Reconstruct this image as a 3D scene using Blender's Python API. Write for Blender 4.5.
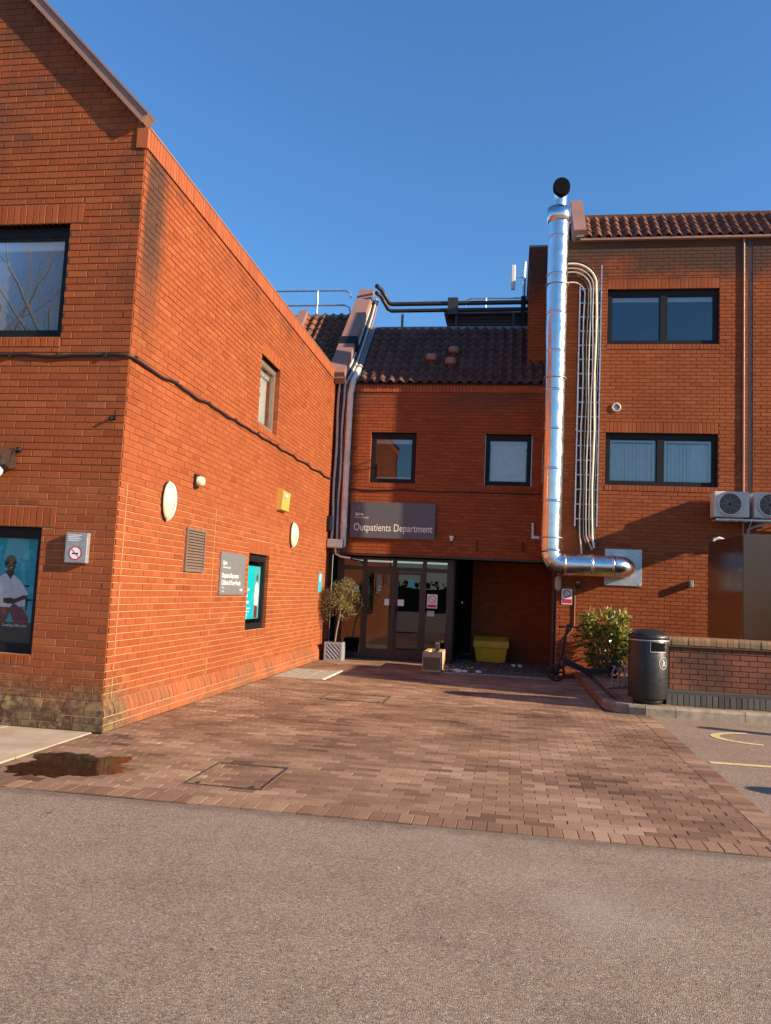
import bpy, bmesh, math, random
from mathutils import Vector, Matrix, noise
random.seed(7)
R = math.radians
sc = bpy.context.scene
for o in list(bpy.data.objects): bpy.data.objects.remove(o)
COL = sc.collection

# ------------------------------------------------------------------ camera, sky, sun, exposure
CAM_H = 1.55; FPX = 800.0
YAW, PITCH, ROLL = R(8.986), R(5.527), R(2.635)
fw = Vector((-math.sin(YAW)*math.cos(PITCH), math.cos(YAW)*math.cos(PITCH), math.sin(PITCH)))
rt = Vector((math.cos(YAW), math.sin(YAW), 0)); up = rt.cross(fw)
rr = rt*math.cos(ROLL) + up*math.sin(ROLL); uu = -rt*math.sin(ROLL) + up*math.cos(ROLL)
cam = bpy.data.cameras.new('camera'); camo = bpy.data.objects.new('camera', cam); COL.objects.link(camo)
cam.sensor_fit = 'VERTICAL'; cam.sensor_height = 36.0; cam.sensor_width = 36.0
cam.lens = FPX/1024*36.0; cam.clip_end = 2000; cam.clip_start = 0.05
camo.matrix_world = Matrix(((rr.x, uu.x, -fw.x, 0), (rr.y, uu.y, -fw.y, 0), (rr.z, uu.z, -fw.z, CAM_H), (0, 0, 0, 1)))
sc.camera = camo
SUN_AZ, SUN_EL = R(14.5), R(21.65)          # azimuth turned from +X towards -Y
sdir = Vector((math.cos(SUN_EL)*math.cos(SUN_AZ), -math.cos(SUN_EL)*math.sin(SUN_AZ), math.sin(SUN_EL)))
w = bpy.data.worlds.new('World'); sc.world = w; w.use_nodes = True
nt = w.node_tree; bg = nt.nodes['Background']
sky = nt.nodes.new('ShaderNodeTexSky'); sky.sky_type = 'NISHITA'; sky.sun_disc = False
sky.sun_elevation = SUN_EL; sky.sun_rotation = math.atan2(sdir.x, sdir.y)
sky.air_density = 1.5; sky.dust_density = 0.0; sky.ozone_density = 10.0; sky.altitude = 60
nt.links.new(sky.outputs[0], bg.inputs[0]); bg.inputs[1].default_value = 0.108
sl = bpy.data.lights.new('sun', 'SUN'); sl.energy = 5.0; sl.angle = R(0.55); sl.color = (1.0, 0.80, 0.56)
so = bpy.data.objects.new('sun', sl); COL.objects.link(so); so.rotation_euler = (-sdir).to_track_quat('-Z', 'Y').to_euler()
so.location = sdir*60
vs = sc.view_settings; vs.view_transform = 'Standard'; vs.look = 'None'; vs.gamma = 1; vs.use_curve_mapping = False; vs.exposure = 0.92

def to_px(P):
    v = Vector(P) - Vector((0, 0, CAM_H)); z = v.dot(fw)
    if z < .1: return None
    return 385.5 + FPX*v.dot(rr)/z, 512 - FPX*v.dot(uu)/z, z
def inframe(P, m=10):
    q = to_px(P); return q is not None and -m < q[0] < 771+m and -m < q[1] < 1024+m

# ------------------------------------------------------------------ materials
MATS = {}
class NT:
    def __init__(s, name):
        s.m = bpy.data.materials.new(name); s.m.use_nodes = True; s.t = s.m.node_tree
        s.b = s.t.nodes['Principled BSDF']; s.out = s.t.nodes['Material Output']; MATS[name] = s.m
    def n(s, typ, **kw):
        nd = s.t.nodes.new(typ)
        for k, v in kw.items():
            if k in nd.inputs.keys(): nd.inputs[k].default_value = v
            else: setattr(nd, k, v)
        return nd
    def l(s, a, b): s.t.links.new(a, b)
    def pos(s): return s.n('ShaderNodeNewGeometry').outputs['Position']
    def noise(s, scale, detail=3, rough=.55, vec=None, stretch=None):
        v = vec or s.pos()
        if stretch:
            mp = s.n('ShaderNodeMapping'); mp.inputs['Scale'].default_value = stretch; s.l(v, mp.inputs['Vector']); v = mp.outputs[0]
        nd = s.n('ShaderNodeTexNoise', Scale=scale, Detail=detail, Roughness=rough); s.l(v, nd.inputs['Vector']); return nd.outputs['Fac']
    def ramp(s, fac, stops):
        nd = s.n('ShaderNodeValToRGB'); e = nd.color_ramp.elements
        while len(e) < len(stops): e.new(.5)
        for el, (p, c) in zip(e, stops): el.position = p; el.color = (*c, 1) if len(c) == 3 else c
        s.l(fac, nd.inputs[0]); return nd.outputs[0]
    def mix(s, fac, a, b, mode='MIX'):
        nd = s.n('ShaderNodeMix', data_type='RGBA', blend_type=mode)
        for sock, v in ((nd.inputs[0], fac), (nd.inputs[6], a), (nd.inputs[7], b)):
            if isinstance(v, (int, float)): sock.default_value = v
            elif isinstance(v, tuple): sock.default_value = (*v, 1)
            else: s.l(v, sock)
        return nd.outputs[2]
    def math(s, op, a, b=None):
        nd = s.n('ShaderNodeMath', operation=op)
        for i, v in enumerate((a, b)):
            if v is None: continue
            if isinstance(v, (int, float)): nd.inputs[i].default_value = v
            else: s.l(v, nd.inputs[i])
        return nd.outputs[0]
    def rng(s, v, a, b, c=0., d=1.):
        nd = s.n('ShaderNodeMapRange', interpolation_type='SMOOTHSTEP'); nd.inputs[1].default_value = a; nd.inputs[2].default_value = b
        nd.inputs[3].default_value = c; nd.inputs[4].default_value = d; s.l(v, nd.inputs[0]); return nd.outputs[0]
    def xyz(s):
        nd = s.n('ShaderNodeSeparateXYZ'); s.l(s.pos(), nd.inputs[0]); return nd.outputs
    def rnd(s):
        a = s.n('ShaderNodeAttribute', attribute_name='rnd'); o = s.n('ShaderNodeObjectInfo')
        sp = s.n('ShaderNodeSeparateColor'); s.l(o.outputs['Color'], sp.inputs[0])
        return s.math('ADD', a.outputs['Fac'], sp.outputs[0])
    def bump(s, h, strength=.3, dist=.01):
        nd = s.n('ShaderNodeBump', Strength=strength, Distance=dist); s.l(h, nd.inputs['Height']); s.l(nd.outputs[0], s.b.inputs['Normal'])
    def col(s, c):
        if isinstance(c, tuple): s.b.inputs['Base Color'].default_value = (*c, 1)
        else: s.l(c, s.b.inputs['Base Color'])
    def set(s, rough=.6, metal=0., spec=.5):
        s.b.inputs['Roughness'].default_value = rough; s.b.inputs['Metallic'].default_value = metal
        s.b.inputs['Specular IOR Level'].default_value = spec
def simple(name, c, rough=.55, metal=0., var=.12, scale=9, bump=0., spec=.5, bscale=60):
    t = NT(name); t.set(rough, metal, spec)
    f = t.noise(scale, 4); lo = tuple(x*(1-var) for x in c); hi = tuple(min(1, x*(1+var)) for x in c)
    t.col(t.ramp(f, [(.3, lo), (.7, hi)]))
    if bump: t.bump(t.noise(bscale, 3), bump, .004)
    rr_ = t.rng(t.noise(scale*2.3, 3), .3, .7, max(0, rough-.08), min(1, rough+.1)); t.l(rr_, t.b.inputs['Roughness'])
    return t.m

def brick_mat(name, stops, stain=None, plinth=False):
    t = NT(name); t.set(.82, 0, .25)
    c = t.ramp(t.rnd(), stops)
    f = t.noise(38, 4, .65); c = t.mix(t.rng(f, .3, .75, 0, .55), c, (.60, .60, .60), 'MULTIPLY')
    g = t.noise(.55, 4, .6); c = t.mix(t.rng(g, .38, .72, 0, .38), c, (.62, .56, .54), 'MULTIPLY')
    sp = t.noise(210, 2, .6); c = t.mix(t.rng(sp, .64, .76, 0, .5), c, (.10, .04, .025))
    sp2 = t.noise(17, 4, .7); c = t.mix(t.rng(sp2, .66, .8, 0, .35), c, (.55, .36, .24))
    x, y, z = t.xyz()
    def box(lo, hi, v): return t.math('MULTIPLY', t.rng(v, lo[0], lo[1]), t.rng(v, hi[0], hi[1], 1, 0))
    if stain == 'left':
        dirt = t.noise(2.2, 5, .7); 
        # sooty run below the coping beside the corner
        ragged = t.math('ADD', y, t.math('MULTIPLY', t.math('SUBTRACT', t.noise(1.3, 4, .6, stretch=(1, 1, .35)), .5), .7))
        run = t.math('MULTIPLY', t.rng(ragged, 7.68, 7.85), t.rng(ragged, 8.0, 8.35, 1, 0))
        run = t.math('MULTIPLY', run, t.rng(z, 3.7, 5.3)); run = t.math('MULTIPLY', run, t.rng(dirt, .15, .42))
        run = t.math('MULTIPLY', run, t.rng(x, -4.02, -4.005))
        c = t.mix(t.math('MULTIPLY', run, .85), c, (.045, .032, .025))
        fr = t.math('MULTIPLY', t.rng(x, -4.75, -4.05), t.rng(x, -4.006, -4.012)); 
        fr = t.math('MULTIPLY', fr, t.math('MULTIPLY', t.rng(z, 3.6, 5.2), t.rng(t.noise(3.1, 5, .7), .42, .62)))
        c = t.mix(t.math('MULTIPLY', fr, .55), c, (.06, .035, .025))
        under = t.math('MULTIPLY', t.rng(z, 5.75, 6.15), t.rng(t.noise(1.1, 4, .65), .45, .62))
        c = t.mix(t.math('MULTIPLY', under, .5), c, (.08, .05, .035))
        low = t.math('MULTIPLY', t.rng(t.math('ADD', z, t.math('MULTIPLY', dirt, -.5)), .45, -.1), t.rng(y, 8.35, 7.8))
        lich = t.mix(t.rng(t.noise(9, 5, .75), .4, .6), (.022, .019, .015), (.23, .18, .085)); c = t.mix(t.math('MULTIPLY', low, .82), c, lich)
        damp = t.math('MULTIPLY', t.rng(z, .5, .15), t.rng(t.noise(1.3, 4, .6), .45, .6)); c = t.mix(t.math('MULTIPLY', damp, .45), c, (.11, .085, .05))
    if stain == 'right':
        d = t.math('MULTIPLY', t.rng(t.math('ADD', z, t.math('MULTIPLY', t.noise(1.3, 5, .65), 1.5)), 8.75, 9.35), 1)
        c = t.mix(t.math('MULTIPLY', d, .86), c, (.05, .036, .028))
        d2 = t.math('MULTIPLY', t.rng(z, .9, .2), t.rng(t.noise(1.2, 4), .42, .6)); c = t.mix(t.math('MULTIPLY', d2, .5), c, (.08, .055, .04))
    if stain == 'centre':
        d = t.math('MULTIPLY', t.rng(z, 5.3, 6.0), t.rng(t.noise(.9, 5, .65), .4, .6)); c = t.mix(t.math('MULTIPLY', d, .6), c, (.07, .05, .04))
    if stain == 'low':
        d = t.math('MULTIPLY', t.rng(t.noise(1.7, 5, .65), .45, .65), 1); c = t.mix(t.math('MULTIPLY', d, .65), c, (.045, .035, .03))
    if plinth:
        d = t.rng(t.noise(2.4, 6, .7), .4, .6); c = t.mix(t.math('MULTIPLY', d, .6), c, (.16, .14, .085))
    t.col(c); t.bump(t.noise(170, 4, .7), .55, .004); return t.m
RED = [(0, (.24, .053, .016)), (.3, (.305, .073, .021)), (.62, (.345, .087, .026)), (.9, (.385, .110, .036)), (1, (.22, .058, .023))]
brick_mat('brick_left', RED, 'left')
brick_mat('brick_right', [(p, (a*.97, b*1.0, c*1.0)) for p, (a, b, c) in RED], 'right')
brick_mat('brick_centre', [(p, (a*1.0, b*.95, c*.92)) for p, (a, b, c) in RED], 'centre')
brick_mat('brick_low', [(0, (.15, .052, .032)), (.5, (.215, .080, .046)), (1, (.27, .105, .06))], 'low')
brick_mat('brick_coping', [(0, (.35, .095, .037)), (1, (.43, .12, .045))])
brick_mat('brick_plinth', [(0, (.34, .10, .042)), (1, (.43, .125, .048))], 'left')
brick_mat('engineering_brick', [(0, (.085, .082, .074)), (1, (.15, .145, .13))])
brick_mat('mossy_brick', [(0, (.24, .14, .075)), (1, (.37, .21, .11))], None, True)
def mortar(name, c, repoint=False):
    t = NT(name); t.set(.95, 0, .1)
    f = t.noise(60, 3); col = t.ramp(f, [(.3, tuple(x*.75 for x in c)), (.7, c)])
    if repoint:
        x, y, z = t.xyz()
        m = t.math('MULTIPLY', t.rng(z, 2.62, 2.5), t.rng(t.noise(.8, 3), .3, .55, .75, 1)); col = t.mix(m, col, (.44, .27, .14))
    t.col(col); t.bump(t.noise(150, 3), .5, .004)
mortar('mortar_left', (.34, .155, .078), True); mortar('mortar_right', (.22, .105, .06)); mortar('mortar_low', (.12, .085, .065)); mortar('mortar_pale', (.50, .33, .18))

def paver_mat():
    t = NT('paver'); t.set(.72, 0, .35)
    c = t.ramp(t.rnd(), [(0, (.13, .068, .039)), (.3, (.235, .132, .078)), (.55, (.31, .18, .108)), (.8, (.40, .245, .152)), (1, (.49, .32, .208))])
    c = t.mix(t.rng(t.noise(45, 4, .65), .3, .7, 0, .5), c, (.66, .62, .6), 'MULTIPLY')
    c = t.mix(t.rng(t.noise(.7, 5, .65), .42, .68, 0, .45), c, (.58, .54, .5), 'MULTIPLY')
    c = t.mix(t.rng(t.noise(260, 2, .6), .66, .76, 0, .5), c, (.42, .34, .27))
    c = t.mix(t.rng(t.noise(3.3, 5, .7), .62, .72, 0, .55), c, (.10, .065, .042))
    t.col(c); t.bump(t.noise(200, 4, .7), .5, .004)
paver_mat()
def asphalt():
    t = NT('asphalt'); t.set(.9, 0, .2)
    v = t.n('ShaderNodeTexVoronoi', Scale=150.0); t.l(t.pos(), v.inputs['Vector'])
    sp = t.n('ShaderNodeSeparateColor'); t.l(v.outputs['Color'], sp.inputs[0])
    c = t.ramp(sp.outputs[0], [(0, (.15, .104, .071)), (.2, (.25, .179, .125)), (.5, (.325, .236, .167)), (.8, (.39, .288, .207)), (.97, (.48, .38, .28)), (1, (.62, .53, .43))])
    c = t.mix(t.rng(t.noise(.9, 5, .65), .35, .7, 0, .4), c, (.66, .64, .63), 'MULTIPLY')
    c = t.mix(t.rng(t.noise(6, 4, .7), .5, .75, 0, .3), c, (.6, .58, .56), 'MULTIPLY')
    c = t.mix(t.rng(t.noise(3.0, 3, .6, stretch=(.25, 2.2, 1)), .58, .7, 0, .16), c, (.6, .57, .55), 'MULTIPLY')
    c = t.mix(t.rng(t.noise(70, 3, .6), .6, .74, 0, .5), c, (.12, .088, .064))
    c = t.mix(t.rng(t.noise(.33, 4, .6), .52, .66, 0, .28), c, (.52, .44, .36))
    # fine cracks and a gritty, worn joint against the paving
    wv = t.n('ShaderNodeMix', data_type='VECTOR'); wv.inputs[0].default_value = .22; t.l(t.pos(), wv.inputs[4]); nz = t.n('ShaderNodeTexNoise', Scale=1.6, Detail=5.0); t.l(t.pos(), nz.inputs['Vector']); t.l(nz.outputs['Color'], wv.inputs[5])
    vc = t.n('ShaderNodeTexVoronoi', feature='DISTANCE_TO_EDGE', Scale=.55); t.l(wv.outputs[1], vc.inputs['Vector'])
    crack = t.math('MULTIPLY', t.rng(vc.outputs['Distance'], .004, .0015), t.rng(t.noise(.5, 2), .5, .62)); c = t.mix(t.math('MULTIPLY', crack, .25), c, (.08, .06, .045))
    x, y, z = t.xyz(); edge = t.math('ADD', y, t.math('MULTIPLY', t.math('SUBTRACT', t.noise(5, 4, .7), .5), .22)); c = t.mix(t.math('MULTIPLY', t.math('MULTIPLY', t.rng(edge, 5.36, 5.50), t.rng(edge, 5.8, 5.6)), .5), c, (.13, .10, .075))
    oil = t.math('MULTIPLY', t.rng(t.noise(1.1, 5, .6), .66, .74), .4); c = t.mix(oil, c, (.09, .075, .062))
    t.col(c)
    h = t.math('ADD', t.math('MULTIPLY', v.outputs['Distance'], -1.2), t.noise(120, 3)); t.bump(h, .55, .005)
asphalt()
def roof_tile(name, a, b):
    t = NT(name); t.set(.8, 0, .3)
    c = t.ramp(t.rnd(), [(0, a), (1, b)])
    c = t.mix(t.rng(t.noise(9, 5, .7), .45, .7, 0, .6), c, (.055, .04, .03)); c = t.mix(t.rng(t.noise(23, 4, .7), .62, .75, 0, .45), c, (.24, .22, .14))
    t.col(c); t.bump(t.noise(90, 3), .4, .005)
roof_tile('roof_tile', (.13, .05, .028), (.22, .085, .045)); roof_tile('roof_tile_dark', (.085, .04, .03), (.14, .065, .045))
simple('brown_cap', (.30, .165, .12), .5, 0, .1, 3)
simple('dark_frame', (.010, .010, .012), .55, 0, .1, spec=.25)
simple('brown_frame', (.045, .024, .018), .4, 0, .15)
simple('white_plastic', (.78, .76, .70), .4, 0, .05)
simple('cream_plastic', (.72, .62, .42), .4, 0, .05)
simple('grey_metal', (.42, .43, .44), .45, .6, .15, 20)
simple('galvanised', (.55, .56, .57), .38, .8, .25, 14)
simple('rack_metal', (.32, .32, .31), .45, .5, .2)
simple('lead', (.17, .19, .22), .6, .2, .2)
simple('black_plastic', (.012, .012, .013), .45, 0, .1)
simple('cable_black', (.018, .015, .014), .55, 0, .1)
simple('cable_grey', (.46, .44, .40), .55, 0, .15)
simple('pipe_dark', (.035, .035, .038), .45, .1, .15)
simple('pipe_pale', (.74, .69, .58), .6, 0, .18, 6)
simple('grey_sign', (.10, .105, .115), .38, 0, .05)
simple('grey_sign_light', (.17, .175, .19), .4, 0, .05)
simple('ink_white', (.85, .84, .80), .5, 0, .02)
simple('ink_grey', (.45, .45, .45), .5, 0, .02)
simple('ink_blue', (.10, .26, .42), .5, 0, .02)
simple('ink_red', (.55, .03, .06), .5, 0, .02)
simple('ink_black', (.012, .012, .014), .5, 0, .02)
simple('teal', (.0, .46, .52), .45, 0, .06, 2)
simple('teal_dark', (.005, .115, .15), .45, 0, .08, 2)
simple('teal_mid', (.012, .33, .41), .45, 0, .08, 2)
simple('teal_pale', (.06, .40, .47), .45, 0, .08, 2)
simple('skin', (.085, .032, .018), .6, 0, .12, 20)
simple('tunic', (.62, .60, .60), .6, 0, .10, 12)
simple('trousers', (.14, .02, .03), .6, 0, .12, 12)
simple('yellow_plastic', (.62, .42, .015), .45, 0, .12, 5)
simple('yellow_box', (.60, .35, .08), .45, 0, .06, 5)
simple('sensor_brown', (.16, .11, .06), .5)
simple('louvre_brown', (.17, .12, .095), .55, 0, .1)
simple('concrete', (.36, .33, .27), .9, 0, .25, 7, .5)
simple('concrete_warm', (.50, .36, .20), .9, 0, .25, 7, .5)
simple('slab', (.46, .345, .235), .9, 0, .2, 3, .5)
simple('kerb_stone', (.30, .25, .185), .9, 0, .3, 8, .5)
simple('kerb_brown', (.20, .12, .085), .85, 0, .3, 8, .5)
simple('rim_brown', (.09, .058, .04), .9, 0, .5, 30)
simple('joint_sand', (.055, .038, .028), .95, 0, .3, 20)
simple('line_yellow', (.66, .52, .24), .8, 0, .25, 25, .3)
simple('gravel', (.10, .085, .07), .9, 0, .5, 60, .3)
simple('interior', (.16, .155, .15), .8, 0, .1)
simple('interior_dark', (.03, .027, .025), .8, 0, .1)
simple('blind', (.86, .85, .82), .7, 0, .06)
simple('bin_black', (.017, .017, .018), .4, 0, .15, 12)
simple('reflection_grey', (.22, .22, .22), .8, 0, .15, 30)
simple('steel_plate', (.50, .52, .54), .42, .7, .12, 8)
simple('bark', (.24, .19, .14), .85, 0, .3, 30, .4)
simple('planter_grey', (.22, .25, .28), .6, 0, .1)
simple('flat_roof', (.06, .06, .06), .9, 0, .2)
simple('ac_casing', (.60, .58, .53), .45, 0, .08, 6)
simple('void_black', (.008, .008, .009), .95, 0, .1, spec=.05)
simple('ac_dark', (.035, .035, .033), .5, 0, .1)
simple('stone_pale', (.62, .60, .56), .8, 0, .1)
def corten():
    t = NT('brown_panel'); t.set(.14, .0, .75)
    c = t.ramp(t.noise(.9, 4), [(.3, (.045, .020, .009)), (.7, (.066, .029, .012))]); t.col(c)
    t.b.inputs['Coat Weight'].default_value = .0
    t.l(t.rng(t.noise(1.5, 3), .3, .7, .13, .19), t.b.inputs['Roughness'])
corten()
def duct():
    t = NT('duct_steel'); t.set(.16, 1., .5)
    t.col(t.ramp(t.noise(3, 4), [(.3, (.70, .69, .67)), (.7, (.84, .83, .81))]))
    t.l(t.rng(t.noise(5, 4), .3, .7, .15, .30), t.b.inputs['Roughness']); t.bump(t.noise(2.2, 3), .12, .02)
duct()
def glass(name, tint, boost=1.0, rough=0.0):
    t = NT(name); tr = t.n('ShaderNodeBsdfTransparent'); tr.inputs[0].default_value = (*tint, 1)
    gl = t.n('ShaderNodeBsdfGlossy'); gl.inputs['Roughness'].default_value = rough; gl.inputs[0].default_value = (.95, .97, 1, 1)
    fr = t.n('ShaderNodeFresnel', IOR=1.52); nz = t.noise(.9, 2)
    bp = t.n('ShaderNodeBump', Strength=.04, Distance=.05); t.l(nz, bp.inputs['Height']); t.l(bp.outputs[0], gl.inputs['Normal'])
    f = t.math('MULTIPLY', fr.outputs[0], boost); f = t.math('MINIMUM', f, 1.0)
    mx = t.n('ShaderNodeMixShader'); t.l(f, mx.inputs[0]); t.l(tr.outputs[0], mx.inputs[1]); t.l(gl.outputs[0], mx.inputs[2]); t.l(mx.outputs[0], t.out.inputs[0])
glass('window_glass', (.80, .84, .86), 3.0); glass('window_glass_dull', (.85, .86, .86), 1.15, .01); glass('door_glass', (.55, .55, .55), 2.4); glass('poster_glass', (.88, .89, .90), .55); glass('water', (.34, .28, .22), .85, .06)
def leafm(name, stops, rough=.45, trans=.25):
    t = NT(name); t.set(rough, 0, .5); c = t.ramp(t.rnd(), stops); t.col(c)
    tl = t.n('ShaderNodeBsdfTranslucent'); t.l(c, tl.inputs[0]); mx = t.n('ShaderNodeMixShader'); mx.inputs[0].default_value = trans
    t.l(t.b.outputs[0], mx.inputs[1]); t.l(tl.outputs[0], mx.inputs[2]); t.l(mx.outputs[0], t.out.inputs[0])
leafm('leaf_olive', [(0, (.14, .12, .03)), (.6, (.25, .20, .06)), (1, (.38, .33, .13))])
leafm('leaf_bush', [(0, (.035, .06, .012)), (.42, (.11, .14, .022)), (.7, (.34, .34, .06)), (1, (.62, .56, .22))], .26)
leafm('litter', [(0, (.05, .03, .015)), (.5, (.22, .15, .08)), (1, (.60, .52, .42))], .8, .1)
leafm('leaf_hedge', [(0, (.012, .03, .01)), (1, (.05, .08, .02))])

# ------------------------------------------------------------------ mesh helpers
class MB:
    def __init__(s): s.v = []; s.f = []; s.a = []; s.sm = []
    def face(s, pts, a=0., smooth=False):
        i = len(s.v); s.v += [tuple(p) for p in pts]; s.f.append(tuple(range(i, i+len(pts)))); s.a.append(a); s.sm.append(smooth)
    def idx(s, verts, faces, a=0., smooth=False):
        i = len(s.v); s.v += [tuple(p) for p in verts]
        for f in faces: s.f.append(tuple(i+k for k in f)); s.a.append(a); s.sm.append(smooth)
    def box(s, x0, x1, y0, y1, z0, z1, a=0., M=None):
        x0, x1 = sorted((x0, x1)); y0, y1 = sorted((y0, y1)); z0, z1 = sorted((z0, z1))
        v = [Vector(p) for p in ((x0, y0, z0), (x1, y0, z0), (x1, y1, z0), (x0, y1, z0), (x0, y0, z1), (x1, y0, z1), (x1, y1, z1), (x0, y1, z1))]
        if M: v = [M @ p for p in v]
        s.idx(v, [(0, 3, 2, 1), (4, 5, 6, 7), (0, 1, 5, 4), (1, 2, 6, 5), (2, 3, 7, 6), (3, 0, 4, 7)], a); return s
    def cbox(s, c, d, a=0., M=None): return s.box(c[0]-d[0]/2, c[0]+d[0]/2, c[1]-d[1]/2, c[1]+d[1]/2, c[2]-d[2]/2, c[2]+d[2]/2, a, M)
    def bbox(s, x0, x1, y0, y1, z0, z1, b=.01, M=None):   # bevelled box
        x0, x1 = sorted((x0, x1)); y0, y1 = sorted((y0, y1)); z0, z1 = sorted((z0, z1))
        bm = bmesh.new(); bmesh.ops.create_cube(bm, size=1)
        for v in bm.verts: v.co = Vector(((x0+x1)/2+v.co.x*(x1-x0), (y0+y1)/2+v.co.y*(y1-y0), (z0+z1)/2+v.co.z*(z1-z0)))
        bmesh.ops.bevel(bm, geom=bm.edges[:], offset=b, segments=2, affect='EDGES', profile=.5)
        if M: bm.transform(M)
        s.idx([v.co[:] for v in bm.verts], [tuple(v.index for v in f.verts) for f in bm.faces] if not bm.verts.index_update() else []); bm.free(); return s
    def tube(s, pts, r, n=8, cap=True, rs=None):
        pts = [Vector(p) for p in pts]; rings = []
        d0 = (pts[1]-pts[0]).normalized(); ref = Vector((0, 0, 1)) if abs(d0.z) < .9 else Vector((1, 0, 0)); X = d0.cross(ref).normalized()
        for i, p in enumerate(pts):
            d = (pts[min(i+1, len(pts)-1)]-pts[max(i-1, 0)]).normalized()
            X = (X - d*X.dot(d)); X = X.normalized() if X.length > 1e-6 else d.orthogonal().normalized(); Y = d.cross(X)
            q = rs[i] if rs else r
            if 0 < i < len(pts)-1:
                a = (pts[i]-pts[i-1]).normalized(); b = (pts[i+1]-pts[i]).normalized(); k = max(.5, math.cos(a.angle(b, 0)/2)); 
            rings.append([p + X*math.cos(t)*q + Y*math.sin(t)*q for t in (2*math.pi*j/n for j in range(n))])
        v = [c for g in rings for c in g]; f = []
        for i in range(len(rings)-1):
            for j in range(n): f.append((i*n+j, i*n+(j+1) % n, (i+1)*n+(j+1) % n, (i+1)*n+j))
        s.idx(v, f, 0, True)
        if cap: s.idx(rings[0], [tuple(range(n-1, -1, -1))]); s.idx(rings[-1], [tuple(range(n))])
        return s
    def lathe(s, prof, c=(0, 0, 0), n=24, M=None, smooth=True):   # prof (r,z)
        v = []; f = []
        for r, z in prof:
            for j in range(n):
                t = 2*math.pi*j/n; p = Vector((r*math.cos(t), r*math.sin(t), z)); p = M @ p if M else p; v.append(p+Vector(c))
        for i in range(len(prof)-1):
            for j in range(n): f.append((i*n+j, i*n+(j+1) % n, (i+1)*n+(j+1) % n, (i+1)*n+j))
        s.idx(v, f, 0, smooth); return s
    def prism(s, poly, o, u, v, d):      # polygon in plane (o,u,v) extruded by d
        o, u, v, d = Vector(o), Vector(u), Vector(v), Vector(d); n = len(poly)
        a = [o+u*p[0]+v*p[1] for p in poly]; b = [q+d for q in a]
        s.idx(a+b, [tuple(range(n-1, -1, -1)), tuple(range(n, 2*n))] + [(i, (i+1) % n, n+(i+1) % n, n+i) for i in range(n)]); return s
    def mesh(s, name):
        m = bpy.data.meshes.new(name); m.from_pydata(s.v, [], s.f); 
        if any(s.a):
            at = m.attributes.new('rnd', 'FLOAT', 'FACE'); at.data.foreach_set('value', s.a)
        m.polygons.foreach_set('use_smooth', s.sm); m.update(); return m
    def build(s, name, mat, parent=None, fix=True):
        m = s.mesh(name)
        if fix:
            bm = bmesh.new(); bm.from_mesh(m); bmesh.ops.recalc_face_normals(bm, faces=bm.faces); bm.to_mesh(m); bm.free()
        return link(name, m, mat, parent)
def link(name, m, mat, parent=None):
    if mat and not m.materials: m.materials.append(MATS[mat])
    o = bpy.data.objects.new(name, m); COL.objects.link(o); o.color = (0, 0, 0, 1)
    if parent:
        o.parent = parent; par = parent
        base = Vector(par.get('_b', (0, 0, 0)))
        o.location = -base
    return o
def thing(name, label, cat, loc=(0, 0, 0), group=None):
    o = bpy.data.objects.new(name, None); COL.objects.link(o); o.location = loc; o.empty_display_size = .1
    o['_b'] = loc if any(loc) else (0., 0., 0.); o['label'] = label; o['category'] = cat
    if group: o['group'] = group
    return o
def tag(o, label, cat, group=None):
    o['label'] = label; o['category'] = cat
    if group: o['group'] = group
    return o
def struct(o, kind='structure', label=None, cat=None):
    o['kind'] = kind
    if label: o['label'] = label; o['category'] = cat
    return o
def arc(c, r, a0, a1, n, u, v):
    c, u, v = Vector(c), Vector(u), Vector(v)
    return [c+u*(r*math.cos(a0+(a1-a0)*i/n))+v*(r*math.sin(a0+(a1-a0)*i/n)) for i in range(n+1)]
X_, Y_, Z_ = Vector((1, 0, 0)), Vector((0, 1, 0)), Vector((0, 0, 1))
def text(name, body, size, o, u, v, mat, parent, align='LEFT', thick=.0015, squeeze=1.0, off=0.0, shear=0.):
    cu = bpy.data.curves.new('t', 'FONT'); cu.body = body; cu.size = size; cu.align_x = align; cu.resolution_u = 3; cu.offset = off; cu.shear = shear
    to = bpy.data.objects.new('t', cu); COL.objects.link(to); dg = bpy.context.evaluated_depsgraph_get(); dg.update()
    m = bpy.data.meshes.new_from_object(to.evaluated_get(dg)); bpy.data.objects.remove(to); bpy.data.curves.remove(cu)
    u, v, o = Vector(u), Vector(v), Vector(o)
    for q in m.vertices: q.co = o+u*(q.co.x*squeeze)+v*q.co.y
    m.name = name; m.materials.clear(); return link(name, m, mat, parent)

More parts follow.
